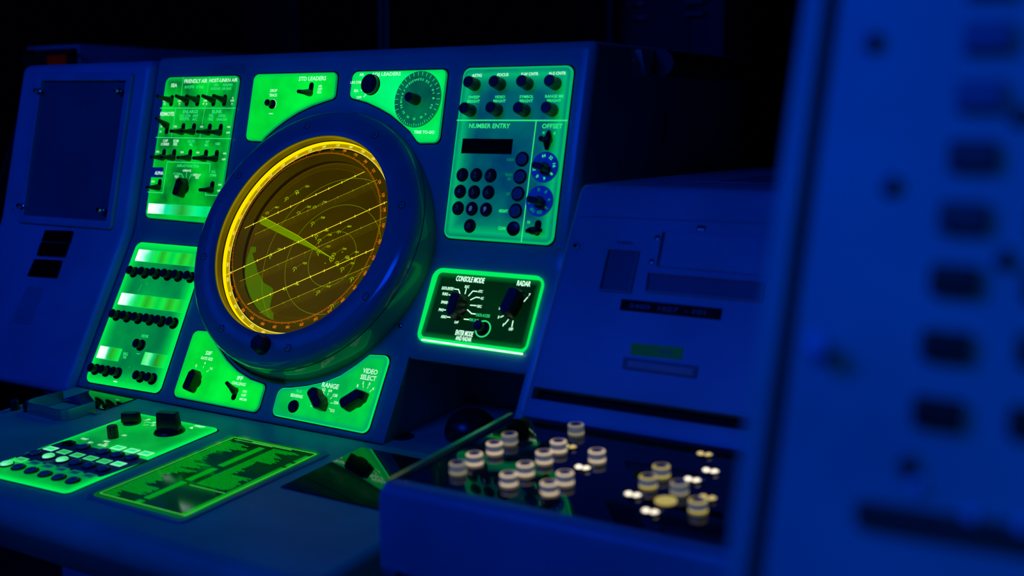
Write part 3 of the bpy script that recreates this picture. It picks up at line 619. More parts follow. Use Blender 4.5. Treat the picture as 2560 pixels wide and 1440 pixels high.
def legC(bm):
    for s, x, y, w_, h, mi in [('CONSOLE MODE', 862, 270, 400, 78, 0), ('RADAR', 1605, 325, 190, 74, 0), ('ENTER MODE', 780, 1015, 250, 74, 0), ('AND RADAR', 770, 1090, 226, 62, 0), ('SUC', 818, 370, 64, 38, 0), ('DATA ENTRY', 552, 394, 168, 44, 0),
        ('PURG', 515, 470, 76, 42, 0), ('SPARE', 502, 585, 88, 42, 0), ('PWC', 458, 690, 64, 42, 0), ('ASNC', 494, 785, 76, 42, 0), ('OFF', 670, 862, 56, 40, 0), ('ATC', 1003, 435, 64, 38, 0), ('AC', 1027, 530, 42, 38, 0), ('SSC', 990, 642, 62, 38, 0),
        ('DATA ACCESS', 1040, 768, 192, 44, 1), ('TRK SUP', 910, 832, 132, 40, 1), ('4', 1340, 540, 22, 36, 0), ('3', 1268, 668, 22, 36, 0), ('2', 1254, 790, 24, 36, 0), ('1', 1320, 898, 12, 40, 0), ('OFF', 1424, 958, 60, 40, 0), ('7', 1682, 483, 24, 40, 0)]:
        ptext(bm, 'L', s, *zC(x, y), w_ / 5.539, h / 5.539, .0052, mi)
    for pts in [((640, 402), (700, 408), (722, 475)), ((565, 482), (590, 484)), ((550, 590), (565, 590)), ((488, 692), (545, 692), (582, 678)), ((535, 790), (590, 793), (608, 778)), ((808, 395), (790, 468)), ((960, 436), (898, 430), (838, 498)), ((995, 522), (942, 515), (865, 552)),
                ((862, 625), (948, 632)), ((822, 688), (880, 742), (935, 748)), ((775, 818), (845, 825)), ((1285, 670), (1335, 675)), ((1280, 792), (1358, 755)), ((1338, 890), (1395, 820)), ((1455, 842), (1437, 928)), ((1658, 515), (1605, 575))]:
        pstroke(bm, 'L', [zC(*p) for p in pts], .0012, .0052, 0)
legend('lettering', 'L', pC, ['txtC', 'txtG'], legC)
put('pointer_knob', pointer_mesh(.0165, .0078, .023), 'L', *zC(735, 690), .0048, radians(180), pC)
put('pointer_knob', pointer_mesh(.0190, .0092, .021), 'L', *zC(1495, 640), .0048, radians(168), pC)
put('push_button', button_mesh(.0088, .0068, .015), 'L', *zC(1040, 955), .0048, 0, pC)
bm = bmesh.new(); lathe(bm, [(.0112, 0), (.0112, .0008), (.0098, .0008), (.0098, 0)], 28); put('lit_collar', mk(bm, 'lit_collar', 'txtG', 0), 'L', *zC(1040, 955), .0048, 0, pC, 'bright green ring round the push button')

# ---- small screws on the console face
def screw_mesh(r=.004):
    bm = bmesh.new(); lathe(bm, [(r, 0), (r * .95, .0008), (r * .6, .0018), (r * .42, .0018), (r * .4, .0008), (0, .0008)], 16, mis=[0, 0, 0, 1, 1]); return mk(bm, 'screw', ['paint', 'void'], 40)
SCR = screw_mesh(.0042)
for x, y in [(1000.5, 814)]: SCR.materials[0] = M['steel']; put('screw', SCR, 'L', x, y, 0, 0, console)
M['patch'] = M['paint']
# worn lettering patch on top left of the face
bm = bmesh.new(); slab(bm, ats('U', [(535, 163), (615, 160), (610, 184), (530, 187)], .0003), .001, 0, .0003, .0001, 0, 0); M['patch'] = paint('worn_patch', (0.05, 0.30, 0.24), 0.35); obj('name_patch', mk(bm, 'name_patch', 'patch', 0), console, FR['U'])
legend('patch_lettering', 'U', console, ['patch'], lambda b_: ptext(b_, 'U', 'ARS', 566, 172, 34, 11, .0006))
# holes in the recess floor
for x, y, rr in [(1008, 1091, .014), ]:
    u, v = at('D', x, y, .0006); bm = bmesh.new(); lathe(bm, [(rr, 0), (rr, .0008), (0, .0008)], 32); obj('finger_hole', mk(bm, 'finger_hole', 'void', 0), console, FR['D'] @ Matrix.Translation((u, v, 0)))
bm = bmesh.new(); u, v = at('D', 1178, 1090, 0); lathe(bm, [(.034 * sin(q), .006 + .030 * (1 - cos(q)) * 0 + .030 * cos(q)) for q in [radians(t) for t in (100, 90, 75, 60, 45, 30, 15)]] + [(0, .036)], 28); obj('track_ball', mk(bm, 'track_ball', 'knob', 60), console, FR['D'] @ Matrix.Translation((u, v, 0)), 'black ball in the recess floor')
# side: seam strip, bracket, horizontal rail
bm = bmesh.new(); tube(bm, [(.1975, .263, .373), (.1975, .215, .237), (.1975, .17, .10)], .0012, 6); obj('side_seam', mk(bm, 'side_seam', 'paint', 50), console)
bm = bmesh.new(); prism(bm, [(.243, .401), (.283, .401), (.279, .385), (.268, .372), (.262, .368), (.256, .374)], .197, .206); obj('side_bracket', mk(bm, 'side_bracket', 'paint', 30), console)
bm = bmesh.new(); tube(bm, [(.216, .285, .385), (.216, .60, .385)], .0175, 20); obj('side_rail', mk(bm, 'side_rail', 'dark', 50), console, None, 'dark round rail along the upper side')
bm = bmesh.new(); lathe(bm, [(.003, 0), (.002, .002), (0, .0024)], 12); obj('side_screw', mk(bm, 'side_screw', 'steel', 50), console, Matrix.Translation((.197, .238, .389)) @ Matrix.Rotation(pi / 2, 4, 'Y'))
bm = bmesh.new(); tube(bm, [(.2, .335, .318), (.208, .325, .312), (.208, .317, .285), (.2, .313, .26)], .0018, 8); obj('side_loop', mk(bm, 'side_loop', 'dim', 50), console)

# ================================================================== round scope
scope = thing('radar_scope', 'round radar scope with thick grey bezel, lit yellow dial and amber screen', 'radar screen', tuple(SC))
FS = FR['S']
bm = bmesh.new(); CX, CY = .0010, .0005
lathe(bm, [(.1475, -.055), (.1475, -.0025), (.1483, -.0004), (.1495, 0), (.176, 0), (.1845, -.0012), (.1900, -.0048), (.1935, -.0105), (.1945, -.0170), (.1935, -.0178), (.1935, -.0184), (.1950, -.0190), (.1965, -.030), (.1965, -.052)], 160, c=(CX, CY))
obj('bezel', mk(bm, 'bezel', 'bezel', 30), scope, FS)
CX, CY = .0022, -.0002
bm = bmesh.new(); lathe(bm, [(.1474, -.0008), (.1472, -.0060), (.1470, -.0128)], 160, c=(CX, CY)); lay = bm.verts.layers.float.new('edge')
for v in bm.verts: v[lay] = .5 if v.co.z > -.004 else 0.0
obj('reflector_wall', mk(bm, 'reflector_wall', ['amb'], 60), scope, FS, 'amber inner wall')
bm = bmesh.new(); lathe(bm, [(.1472, -.0130), (.1464, -.0136), (.1464, -.0146)], 160, c=(CX, CY)); obj('dark_seam', mk(bm, 'dark_seam', 'gap', 60), scope, FS)
bm = bmesh.new(); lathe(bm, [(.1464, -.0146), (.1466, -.0205), (.1458, -.0212)], 160, c=(CX, CY)); obj('lit_ring', mk(bm, 'lit_ring', 'yel', 60), scope, FS, 'bright yellow edge-lit ring')
bm = bmesh.new(); lathe(bm, [(.1460, -.0212), (.1392, -.0214)], 160, c=(CX, CY)); lathe(bm, [(.1394, -.0211), (.1388, -.0211)], 160, c=(CX, CY), mi=1)
obj('dial_ring', mk(bm, 'dial_ring', ['amb2', 'tickY'], 60), scope, FS, 'amber dial ring')
bm = bmesh.new(); lathe(bm, [(.1388, -.0214), (.1385, -.0270), (.1225, -.0290), (.1225, -.037)], 160, c=(CX, CY), mis=[1, 0, 1]); obj('inner_ring', mk(bm, 'inner_ring', ['crt', 'gap'], 40), scope, FS)
m, nt, b = newmat('amber_filter_glass'); M['filter'] = m
tr = nt.nodes.new('ShaderNodeBsdfTransparent'); tr.inputs[0].default_value = (1.0, 0.93, 0.22, 1); gl = nt.nodes.new('ShaderNodeBsdfGlossy'); gl.inputs[1].default_value = 0.04; gl.inputs[0].default_value = (1, .8, .2, 1)
mxs = nt.nodes.new('ShaderNodeMixShader'); mxs.inputs[0].default_value = 0.010; nt.links.new(tr.outputs[0], mxs.inputs[1]); nt.links.new(gl.outputs[0], mxs.inputs[2]); nt.links.new(mxs.outputs[0], nt.nodes['Material Output'].inputs[0])
bm = bmesh.new(); lathe(bm, [(.1466, -.0134), (0, -.0134)], 96, c=(CX, CY)); obj('filter_glass', mk(bm, 'filter_glass', 'filter', 60), scope, FS, 'clear amber filter glass')
bm = bmesh.new(); slab(bm, [(.1225 * cos(2 * pi * i / 96) + CX, .1225 * sin(2 * pi * i / 96) + CY) for i in range(96)], 0, -.040, -.0345, .0005, 0, 0, [(.004, .4), (.012, 0)])
crt = obj('display_screen', mk(bm, 'display_screen', ['crt'], 20), scope, FS, 'amber-brown display face')
bm = bmesh.new(); nY = -.0209
def ring_marks(bm, r, n, mi, minor, mid, major, wd, step=1, out=True, txt=None, tr=0, tm=0, th=.0042, tw=.0068, phase=257):
    for i in range(0, 360, step):
        a = radians(i); ln = major if i % 10 == 0 else mid if i % 5 == 0 else minor
        stroke(bm, [(CX + r * cos(a), CY + r * sin(a)), (CX + (r + ln) * cos(a), CY + (r + ln) * sin(a))], wd, n, mi)
    if txt:
        for i in range(0, 360, 10):
            a = radians(i); s = '%03d' % ((phase - i) % 360 // 10 * 10)
            text(bm, s, CX + tr * cos(a), CY + tr * sin(a), tw, th, n, tm, a - pi / 2 if txt == 1 else 0, .1)
ring_marks(bm, .1392, nY, 0, .0012, .0018, .0024, .0006, 1, True, 1, .1432, 0, .0034, .0068, 260)
obj('yellow_dial_scale', mk(bm, 'yellow_dial_scale', 'tickY', 0), scope, FS, 'bright yellow bearing numerals and ticks')
bm = bmesh.new(); ring_marks(bm, .1262, -.0131, 0, .0018, .0026, .0034, .0006, 1, True, 1, .1335, 0, .0040, .0066, 260)
obj('orange_dial_scale', mk(bm, 'orange_dial_scale', 'tickO', 0), scope, FS, 'orange bearing numerals and ticks')
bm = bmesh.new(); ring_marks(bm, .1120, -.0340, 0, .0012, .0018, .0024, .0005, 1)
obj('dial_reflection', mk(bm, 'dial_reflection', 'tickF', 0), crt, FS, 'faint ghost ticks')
# plotted picture on the screen face
nP = -.0338
zo = lambda x, y: (560 + x / 5.143, 400 + y / 5.143); zp = lambda x, y: (560 + x / 6.095, 620 + y / 6.095)
bm = bmesh.new(); c0 = at('S', 829.5, 646, nP)
rr = abs(c0[1] - at('S', 829.5 + 3, 717.5, nP)[1]); rr = .0405
c1 = at('S', 830, 647, nP)
for k, wd in ((1, .0005), (2, .0005), (3, .0005)):
    pts = []
    for i in range(181):
        a = 2 * pi * i / 180; p = (c1[0] + k * rr * cos(a), c1[1] + k * rr * sin(a)); pts.append(p)
    stroke(bm, pts, wd, nP, 0, .121)
def sym(x, y, mi=0, arc=True, tail=None, plus=False):
    u, v = at('S', x, y, nP)
    if arc: stroke(bm, [(u + .0032 * cos(a) , v + .0032 * sin(a)) for a in [radians(q) for q in range(0, 181, 30)]], .0007, nP, mi)
    if tail: stroke(bm, [(u, v), (u + tail[0], v + tail[1])], .0007, nP, mi)
    text(bm, random.choice(['2', '3', 'A', '7', 'T']), u, v - .0004, .0022, .0026, nP, mi, 0, 0)
for x, y, ex, ey, s in [(716, 498, 738, 482, 'ADA'), (741, 481, 762, 466, '7231'), (667, 535, 686, 518, '4661'), (746, 534, 766, 517, '7235'), (786, 520, 806, 505, '7190'), (781, 560, 801, 544, '7238'), (846, 582, 867, 566, '4841'),
    (790, 592, 810, 576, '7224'), (798, 603, 818, 587, '7240'), (795, 633, 815, 616, '7237'), (834, 638, 855, 622, '7241'), (867, 645, 886, 630, '4864'), (842, 659, 863, 645, '7243'), (855, 674, 875, 658, '7324'), (736, 673, 756, 658, '7235'),
    (675, 641, 693, 623, '7231'), (711, 725, 737, 711, '340'), (795, 732, 815, 716, '7234'), (879, 699, 903, 681, ''), (829, 767, 848, 755, '')]:
    sym(x, y, 1, True, random.choice([None, (0, -.004), (-.002, -.004), (.002, -.004)]))
    a = at('S', x + 3, y - 3, nP); b_ = at('S', ex, ey, nP); stroke(bm, [a, b_], .0004, nP, 0)
    if s:
        wpx = 10 if len(s) > 3 else 9; ptext(bm, 'S', s, ex + wpx / 2 + 1, ey, wpx, 5, nP, 1, .2)
u, v = at('S', 829.5, 646, nP); stroke(bm, [(u + .0040 * cos(a), v + .0040 * sin(a)) for a in [radians(q) for q in range(0, 361, 24)]], .0006, nP, 1)
stroke(bm, [(u - .0045, v - .0005), (u + .0045, v + .0005)], .0005, nP, 1); stroke(bm, [(u, v - .006), (u, v + .004)], .0005, nP, 1)
for x, y in [(813, 658), (824, 706), (856, 630)]:
    q = at('S', x, y, nP); stroke(bm, [(q[0] - .0008, q[1]), (q[0] + .0008, q[1])], .0016, nP, 0)
stroke(bm, [at('S', *p, nP) for p in [(829, 645), (743, 588), (655, 541)]], .0007, nP, 1)
obj('plotted_tracks', mk(bm, 'plotted_tracks', ['vecD', 'vec'], 0), crt, FS, 'yellow-green range rings and track symbols')
bm = bmesh.new()
def poly(pts, n, mi=0):
    vs = [bm.verts.new((*at('S', x, y, n), n)) for x, y in pts]
    f = bm.faces.new(vs); f.material_index = mi
poly([(829, 645), (743, 588.5), (655, 541), (648, 552), (651, 560), (735, 602)], -.0342, 0)
obj('sweep_trace', mk(bm, 'sweep_trace', 'sweep', 0), crt, FS, 'green radar sweep fading below its edge')
bm = bmesh.new()
poly([(627, 617), (640, 617), (640, 629), (631, 633), (635, 648), (640, 662), (644, 680), (652, 690), (655, 700), (662, 709), (672, 714), (682, 721), (684, 735), (679, 745), (675, 764), (677, 776), (684, 784), (683, 800), (672, 806), (655, 797), (638, 782), (624, 764), (613, 740), (609, 715), (610, 690), (613, 668), (618, 645)], -.0343, 0)
obj('coast_echo', mk(bm, 'coast_echo', 'land', 0), crt, FS, 'green coastline echo')
# cursor lines etched on the dial plate; dimmer copies draw their reflections
bm = bmesh.new()
def cursor(a, b_, n, wd, mi, ticks, tl, off=0.0):
    A = Vector(at('S', *a, n)); B = Vector(at('S', *b_, n)); stroke(bm, [A, B], wd, n, mi); d = (B - A).normalized(); q = Vector((-d.y, d.x))
    for t in ticks:
        c = A + (B - A) * t; stroke(bm, [c - q * tl, c + q * tl], wd * 1.1, n, mi)
tk = lambda k, s, e: [s + (e - s) * i / (k - 1) for i in range(k)]
nC = -.0129
cursor((612, 570.5), (911, 429.5), nC, .0009, 0, tk(9, .075, .925), .0016)
cursor((562, 688.5), (967, 504.5), nC, .0009, 0, tk(12, .04, .985), .0016)
cursor((619, 761), (935, 622), nC, .0009, 0, tk(9, .08, .94), .0016)
for a, b_, ks in [((637, 586), (943, 449), 8), ((600, 703), (966, 542), 10), ((649, 782.5), (925, 664), 7)]:  # reflections of the three lines, drawn as dim offset copies
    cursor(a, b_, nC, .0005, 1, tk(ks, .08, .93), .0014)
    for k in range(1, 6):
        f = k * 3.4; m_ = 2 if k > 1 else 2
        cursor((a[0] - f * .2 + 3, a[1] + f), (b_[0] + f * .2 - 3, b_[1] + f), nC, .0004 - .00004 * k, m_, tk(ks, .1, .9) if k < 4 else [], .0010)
obj('cursor_lines_and_reflections', mk(bm, 'cursor_lines_and_reflections', ['lineY', 'lineF', 'reflFF'], 0), scope, FS, 'slanting yellow cursor lines with cross ticks, plus their reflections drawn as dim lines')
bm = bmesh.new(); lathe(bm, [(.0052, -.001), (.0052, .0003), (.0042, .0003), (.0036, .0008), (.0018, .0008), (.0016, -.0004), (0, -.0004)], 20, mis=[1, 1, 0, 0, 1, 1]); BT = mk(bm, 'bezel_bolt', ['paint', 'void'], 30)
for k in range(8):
    a = .28546 + pi / 2 - k * pi / 4; obj('bezel_bolt', BT, scope, FS @ Matrix.Translation((.17 * cos(a) + .002, .17 * sin(a), 0)))
bm = bmesh.new(); lathe(bm, [(.0132, 0), (.0132, .002)], 16); lathe(bm, [(.0132, .002), (.0125, .011), (.0112, .0135), (0, .0140)], 16, flute=.10)
put('bezel_knob', mk(bm, 'bezel_knob', 'knob', 20), 'S', 658, 864, 0, 0, scope, 'black fluted knob at the foot of the bezel')
bm = bmesh.new(); pts = [(.2 * cos(a), .2 * sin(a)) for a in [radians(q) for q in range(-118, -84, 3)]]
tube(bm, [(x, y, -.046) for x, y in pts], .0022, 8); obj('bezel_clip', mk(bm, 'bezel_clip', 'dark', 50), scope, FS, 'thin dark clip under the bezel')

# ================================================================== desk
desk = thing('console_desk', 'grey desk shelf below the radar console with a lit key panel and chart', 'desk', (-0.2, -0.25, -0.2))
def Dz(y): return -.0933 + (y + .0501) * math.cos(1.49048) / sin(1.49048)
bm = bmesh.new()
prof = rnd([(-.053, Dz(-.053)), (-.053, -.19), (-.33, -.205), (-.366, -.195), (-.414, Dz(-.414))], [.001, .005, .01, .008, .024], 7)
prism(bm, prof, -.60, .190, .006, .012)
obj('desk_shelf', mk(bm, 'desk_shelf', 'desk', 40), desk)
pK = panel('key_panel', 'D', [(343, 1032), (549, 1070.5), (166, 1230.5), (-60, 1178)], .008, ['pK', 'rimG'], desk, 'green backlit key panel with dark round keys and three knobs', steps=((.004, .8), (.010, .3), (.02, .0)))
zK = lambda x, y: (x / 4.571, 960 + y / 4.571)
def legK(bm):
    for s, x, y, w_, h in [('POINT', 965, 627, 110, 24), ('RDY', 1035, 668, 70, 22), ('NIDS', 1218, 655, 90, 22), ('NO.', 1215, 684, 60, 20), ('ACCESS', 1168, 698, 150, 24), ('LIN', 1420, 585, 60, 22), ('SPI', 1755, 442, 50, 22), ('SPS', 1750, 470, 50, 20), ('OFF', 1695, 405, 50, 20), ('INTENSITY', 2280, 485, 160, 22)]:
        ptext(bm, 'D', s, *zK(x, y), w_ / 4.571, h / 4.571, .0033, 0, -.1)
    for pts in [((1640, 445), (1680, 432), (1720, 440)), ((1635, 468), (1700, 468)), ((1640, 410), (1680, 418))]: pstroke(bm, 'D', [zK(*p) for p in pts], .0006, .0033)
    q = [at('D', *zK(*p), .0033) for p in [(2160, 500), (2205, 488), (2200, 512)]]; bm.faces.new([bm.verts.new((*p, .0033)) for p in q])
    for a, b_ in [((2140, 470), (2170, 500))]: pass
legend('lettering', 'D', pK, ['txtW'], legK)
bm = bmesh.new(); slab(bm, ats('D', [zK(*p) for p in [(730, 650), (1700, 868), (1150, 1062), (165, 838)]], .0033), .003, .0029, .0033, .0002, 0, 0); obj('key_inlay', mk(bm, 'key_inlay', 'screen', 0), pK, FR['D'], 'dark blue-grey strip round the keys')
KW = .0190
def sqwin(x, y, mt, hw=.0092, hh=.0062):
    u, v = at('D', *zK(x, y), .0034); bm = bmesh.new(); slab(bm, [(-hw, -hh), (hw, -hh), (hw, hh), (-hw, hh)], .0004, 0, .0006, .0002, 0, 0, [(.0015, .6), (.004, 0)])
    obj('indicator_square', mk(bm, 'indicator_square', [mt], 0), pK, FR['D'] @ Matrix.Translation((u, v, .003)))
for x, y, mt in [(582, 738, 'lampG'), (732, 775, 'lampO'), (885, 812, 'lampO'), (1038, 847, 'lampO'), (1192, 882, 'lampO'), (1355, 912, 'lampG'), (1350, 727, 'lampG'), (1510, 760, 'lampG'), (1668, 792, 'lampG'),
                 (238, 862, 'lampO'), (400, 902, 'lampK'), (550, 940, 'lampK'), (700, 975, 'lampK'), (855, 1012, 'lampK'), (1015, 1048, 'lampK')]: sqwin(x, y, mt)
bm = bmesh.new(); lathe(bm, [(.0092, 0), (.0092, .0016), (.0086, .0022), (.0078, .0010), (.0074, .0010), (.0074, .0030), (.0062, .0040), (.003, .0044), (0, .0045)], 28, mis=[0, 0, 0, 0, 1, 1, 1, 1]); DK = mk(bm, 'desk_key', ['knob', 'cap'], 40)
DKG = DK.copy(); DKG.materials[1] = M['capG']; DKD = DK.copy(); DKD.materials[1] = M['knob']
for x, y, k in [(785, 692, DKD), (955, 732, DK), (1185, 785, DK), (1345, 820, DK), (1505, 850, DK), (405, 802, DK), (557, 840, DKG), (712, 880, DKG), (868, 908, DK), (1022, 945, DK), (1182, 982, DK),
                (78, 925, DKG), (212, 962, DK), (362, 1000, DK), (518, 1040, DK), (675, 1078, DK), (835, 1115, DK)]:
    put('desk_key', k, 'D', *zK(x, y), .003, 0, pK, 'glowing green round key' if k is DKG else None)
put('round_knob', knob_mesh(.0072, .0165, 28, .97), 'D', 283.5, 1094, .003, 0, pK)
put('pointer_knob', pointer_mesh(.0135, .0060, .0155, .0120, ribs=False), 'D', 330, 1058, .003, radians(-62), pK)
bm = bmesh.new(); lathe(bm, [(.0205, 0), (.0205, .0012), (.0185, .004), (.0150, .0060), (0, .0065)], 36)
o_ = [(-.0165, -.0065), (.0165, -.0065), (.0165, .0065), (-.0165, .0065)]
for zz0, zz1, t0, t1 in [(.005, .0265, 1, .90)]:
    A = [bm.verts.new((x * t0, y * t0, zz0)) for x, y in rnd(o_, .003, 4)]; B = [bm.verts.new((x * t1, y * t1, zz1)) for x, y in rnd(o_, .003, 4)]; C_ = [bm.verts.new((x * t1 * .92, y * t1 * .85, zz1 + .0012)) for x, y in rnd(o_, .003, 4)]
    for P, Q in ((A, B), (B, C_)):
        for i in range(len(P)): bm.faces.new((P[i], P[(i + 1) % len(P)], Q[(i + 1) % len(P)], Q[i]))
    bm.faces.new(C_)
put('large_bar_knob', mk(bm, 'large_bar_knob', 'knob', 40), 'D', 424, 1080, .003, radians(18), pK, 'large black bar knob on a flared skirt')

# chart plate (green lit text panel)
cp = [(584, 1082.5), (832, 1130.5), (454, 1307.5), (206, 1240)]
bm = bmesh.new(); slab(bm, ats('D', cp, .002), .010, 0, .002, .001, 0, 0, [])
pT = obj('chart_panel', mk(bm, 'chart_panel', 'paint', 30), desk, FR['D'], 'green lit reference chart of small text under glass')
q = ats('D', cp, .002); u0 = (q[0][0] + q[3][0]) / 2; u1 = (q[1][0] + q[2][0]) / 2; v0 = (q[2][1] + q[3][1]) / 2; v1 = (q[0][1] + q[1][1]) / 2; WU, WV = u1 - u0, v1 - v0
M['chart'] = litpanel('chart_glass', (0.0, 0.010, 0.002), (0.0, 0.030, 0.004), (0.0, 0.12, 0.004), base=(0.004, 0.02, 0.006), scale=10, rough=0.06)
bm = bmesh.new(); slab(bm, [(u0 + .007, v0 + .007), (u1 - .008, v0 + .007), (u1 - .008, v1 - .008), (u0 + .007, v1 - .008)], .008, .0015, .0026, .0004, 0, 0, [(.004, 1.0), (.007, .05)])
obj('chart_glass', mk(bm, 'chart_glass', 'chart', 30), pT, FR['D'])
def legT(bm):
    n = .0029; f = lambda a, b_: (u0 + WU * a, v0 + WV * b_)
    stroke(bm, [f(.085, .06), f(.085, .94), f(.93, .94), f(.93, .06), f(.085, .06)], .0011, n, 0)
    rows = 78; r2 = random.Random(3)
    def col(a0, a1, b0, b1, k):
        nrow = int((b1 - b0) * rows / .86); wd = .7
        for i in range(nrow):
            b_ = b1 - (i + .5) * (b1 - b0) / nrow
            wd = min(1, max(.3, wd + r2.uniform(-.22, .22)));
            if r2.random() < .06: wd = 1.0
            if r2.random() < .04: wd = .25; 
            x = a0; end = a0 + (a1 - a0) * wd
            while x < end - .006:
                l = r2.uniform(.010, .035); e = min(end, x + l); stroke(bm, [f(x, b_), f(e, b_)], .00085, n, k); x = e + .006
    col(.11, .40, .07, .88, 1); col(.56, .86, .36, .90, 1)
    for a0, a1, s in ((.43, .49, 0), (.885, .925, 1)):
        i = 0
        while i < rows:
            if r2.random() < .10: i += r2.choice([1, 2, 3]); continue
            b_ = .07 + .83 * i / rows; stroke(bm, [f(a0, b_), f(a1, b_)], .0010, n, 1); i += 1
    stroke(bm, [f(.54, .335), f(.88, .335)], .0009, n, 0); stroke(bm, [f(.12, .915), f(.52, .915)], .0007, n, 0); stroke(bm, [f(.30, .925), f(.70, .925)], .0012, n, 0)
legend('chart_lettering', 'D', pT, [glow('chart_line_green', (0.08, 0.85, 0.08), 1.0), glow('chart_text_green', (0.0, 0.62, 0.01), 1.0)], legT)
# black plates
def plate(name, x0, x1, y0, y1, label):
    bm = bmesh.new(); D = FR['D']; s_ = sin(1.49048)
    f = lambda y: (y + .0501) / s_
    slab(bm, [(x0, f(y0)), (x1, f(y0)), (x1, f(y1)), (x0, f(y1))], .001, 0, .0016, .0004, 0, 0); obj(name, mk(bm, name, 'gloss', 20), desk, D, label)
plate('blank_plate', -.0145, .183, -.2177, -.0735, 'black glossy blank plate reflecting the lit panels')
plate('mirror_plate', -.554, -.453, -.1130, -.0555, 'small black glossy plate below the push button panel')
# pull handle
bm = bmesh.new(); D = FR['D']
def strap(pts, h0, h1, th):
    a = [Vector(p) for p in pts]; out_ = []; inn = []
    for i, p in enumerate(a):
        t = (a[min(i + 1, len(a) - 1)] - a[max(i - 1, 0)]).normalized(); q = Vector((-t.y, t.x)) * th / 2; out_.append(p + q); inn.append(p - q)
    vs = [[bm.verts.new((*p, h)) for p in L_] for L_ in (out_, inn) for h in (h0, h1)]
    oo0, oo1, ii0, ii1 = vs
    for i in range(len(a) - 1):
        for A, B in ((oo0, oo1), (ii1, ii0), (oo1, ii1), (ii0, oo0)): bm.faces.new((A[i], A[i + 1], B[i + 1], B[i]))
    bm.faces.new((oo0[0], oo1[0], ii1[0], ii0[0])); bm.faces.new((oo0[-1], ii0[-1], ii1[-1], oo1[-1]))
f = lambda y: (y + .0501) / sin(1.49048)
hp = [(-.546, f(-.112)), (-.5545, f(-.150)), (-.5540, f(-.160)), (-.549, f(-.1685)), (-.540, f(-.172)), (-.478, f(-.1745)), (-.468, f(-.172)), (-.462, f(-.165)), (-.4605, f(-.155)), (-.458, f(-.125))]
strap(hp, .0005, .0165, .0035); box(bm, (-.4515, f(-.128), .001), (.012, .010, .0018)); box(bm, (-.549, f(-.110), .001), (.012, .010, .0018))
obj('pull_handle', mk(bm, 'pull_handle', 'steel', 30), desk, D, 'bent metal strap handle')
put('desk_stud', knob_mesh(.0065, .014, 20, .95), 'D', 38, 1024, 0, 0, desk, 'small black knob'); put('desk_stud', knob_mesh(.0050, .012, 20, .95), 'D', 68, 1028, 0, 0, desk, 'small black knob')

# ================================================================== left console
lc = thing('side_console', 'grey console left of the radar console with a framed dark screen, lower part sloping', 'console', (-0.77, 0.3, FZ))
g = .012
def Lq(v, gg): y, z = Lp(v); return (y - gg, z)
bm = bmesh.new()
prof = rnd([Lq(-.117, g), Lq(.1549, g), Up(.4035, g), (.62, .4035), (.62, FZ), (.14, FZ), (.14, -.118), (-.03, -.12)], [.010, .12, .018, .02, .01, .01, .004, .01], 5)
prism(bm, prof, -.940, -.6015, .018, .014)
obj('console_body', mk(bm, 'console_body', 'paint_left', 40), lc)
GU = g * cos(.23226) ; GLn = g * CL
def atg(pl, x, y, n): return at(pl, x, y, n)
def framed(name, pl, pts, n0, n1, wd, mats, parent, label=None, rad=.006):
    P = ats(pl, pts, n1)
    if area2(P) < 0: P = P[::-1]
    o1 = rnd(P, rad, 4); i1 = rnd(inset(P, wd), rad * .3, 4); bm = bmesh.new()
    rs = [[bm.verts.new((x, y, n)) for x, y in L_] for L_, n in ((o1, n0), (o1, n1 - .0015), (rnd(inset(P, .0015), rad, 4), n1), (rnd(inset(P, wd - .001), rad * .3, 4), n1), (i1, n1 - .001), (i1, n0 + .0005))]
    for A, B in zip(rs, rs[1:]):
        for i in range(len(A)): bm.faces.new((A[i], A[(i + 1) % len(A)], B[(i + 1) % len(A)], B[i]))
    bm.faces.new(rs[-1]).material_index = 1
    return obj(name, mk(bm, name, mats, 30), parent, FR[pl], label)
fr_ = framed('framed_screen', 'U', [(93, 183), (330, 181), (275, 573), (42, 556)], GU, GU + .007, .013, ['paint_left', 'screen'], lc, 'raised frame round a dark screen')
bm = bmesh.new(); lathe(bm, [(.0055, 0), (.0055, .002), (.0042, .003), (.0042, .009), (.0034, .0105), (0, .011)], 16); TS = mk(bm, 'thumb_screw', 'steel', 40)
for x, y in [(99, 229), (300, 229), (57, 516), (257, 527)]: put('thumb_screw', TS, 'U', x, y, GU + .006, 0, fr_)
bm = bmesh.new(); lathe(bm, [(.0035, 0), (.003, .002), (0, .0024)], 12); SS = mk(bm, 'small_screw', 'paint_left', 40)
for x, y in [(334, 207), (284, 538), (33, 522), (83, 211)]: put('small_screw', SS, 'U', x, y, GU, 0, lc)
z6 = lambda x, y: (x / 2.667, 540 + y / 2.667)
for k, pts in enumerate([[(300, 92), (482, 98), (460, 178), (272, 168)], [(270, 172), (455, 182), (425, 272), (240, 262)], [(228, 285), (408, 295), (370, 412), (178, 398)]]):
    bm = bmesh.new(); slab(bm, ats('L', [z6(*p) for p in pts], GLn + .004), .001, GLn - .001, GLn + .004, .0008, 0, 0, [])
    obj('vent_window', mk(bm, 'vent_window', 'gloss', 20), lc, FR['L'], 'dark glossy window')
def grid(bm):
    P = [at('L', *z6(*p), GLn + .0004) for p in [(205, 425), (312, 440), (195, 725), (78, 705)]]
    P = [Vector(p) for p in P]
    for i in range(14):
        t = .18 + .80 * i / 13; a = P[0].lerp(P[3], t); b_ = P[1].lerp(P[2], t); stroke(bm, [a, b_], .0004, GLn + .0004)
    for i in range(7):
        t = i / 6; a = P[0].lerp(P[1], t).lerp(P[3].lerp(P[2], t), .18); b_ = P[3].lerp(P[2], t); stroke(bm, [a, b_], .0004, GLn + .0004)
legend('log_grid', 'L', lc, ['dim'], grid, 'worn table of thin lines')

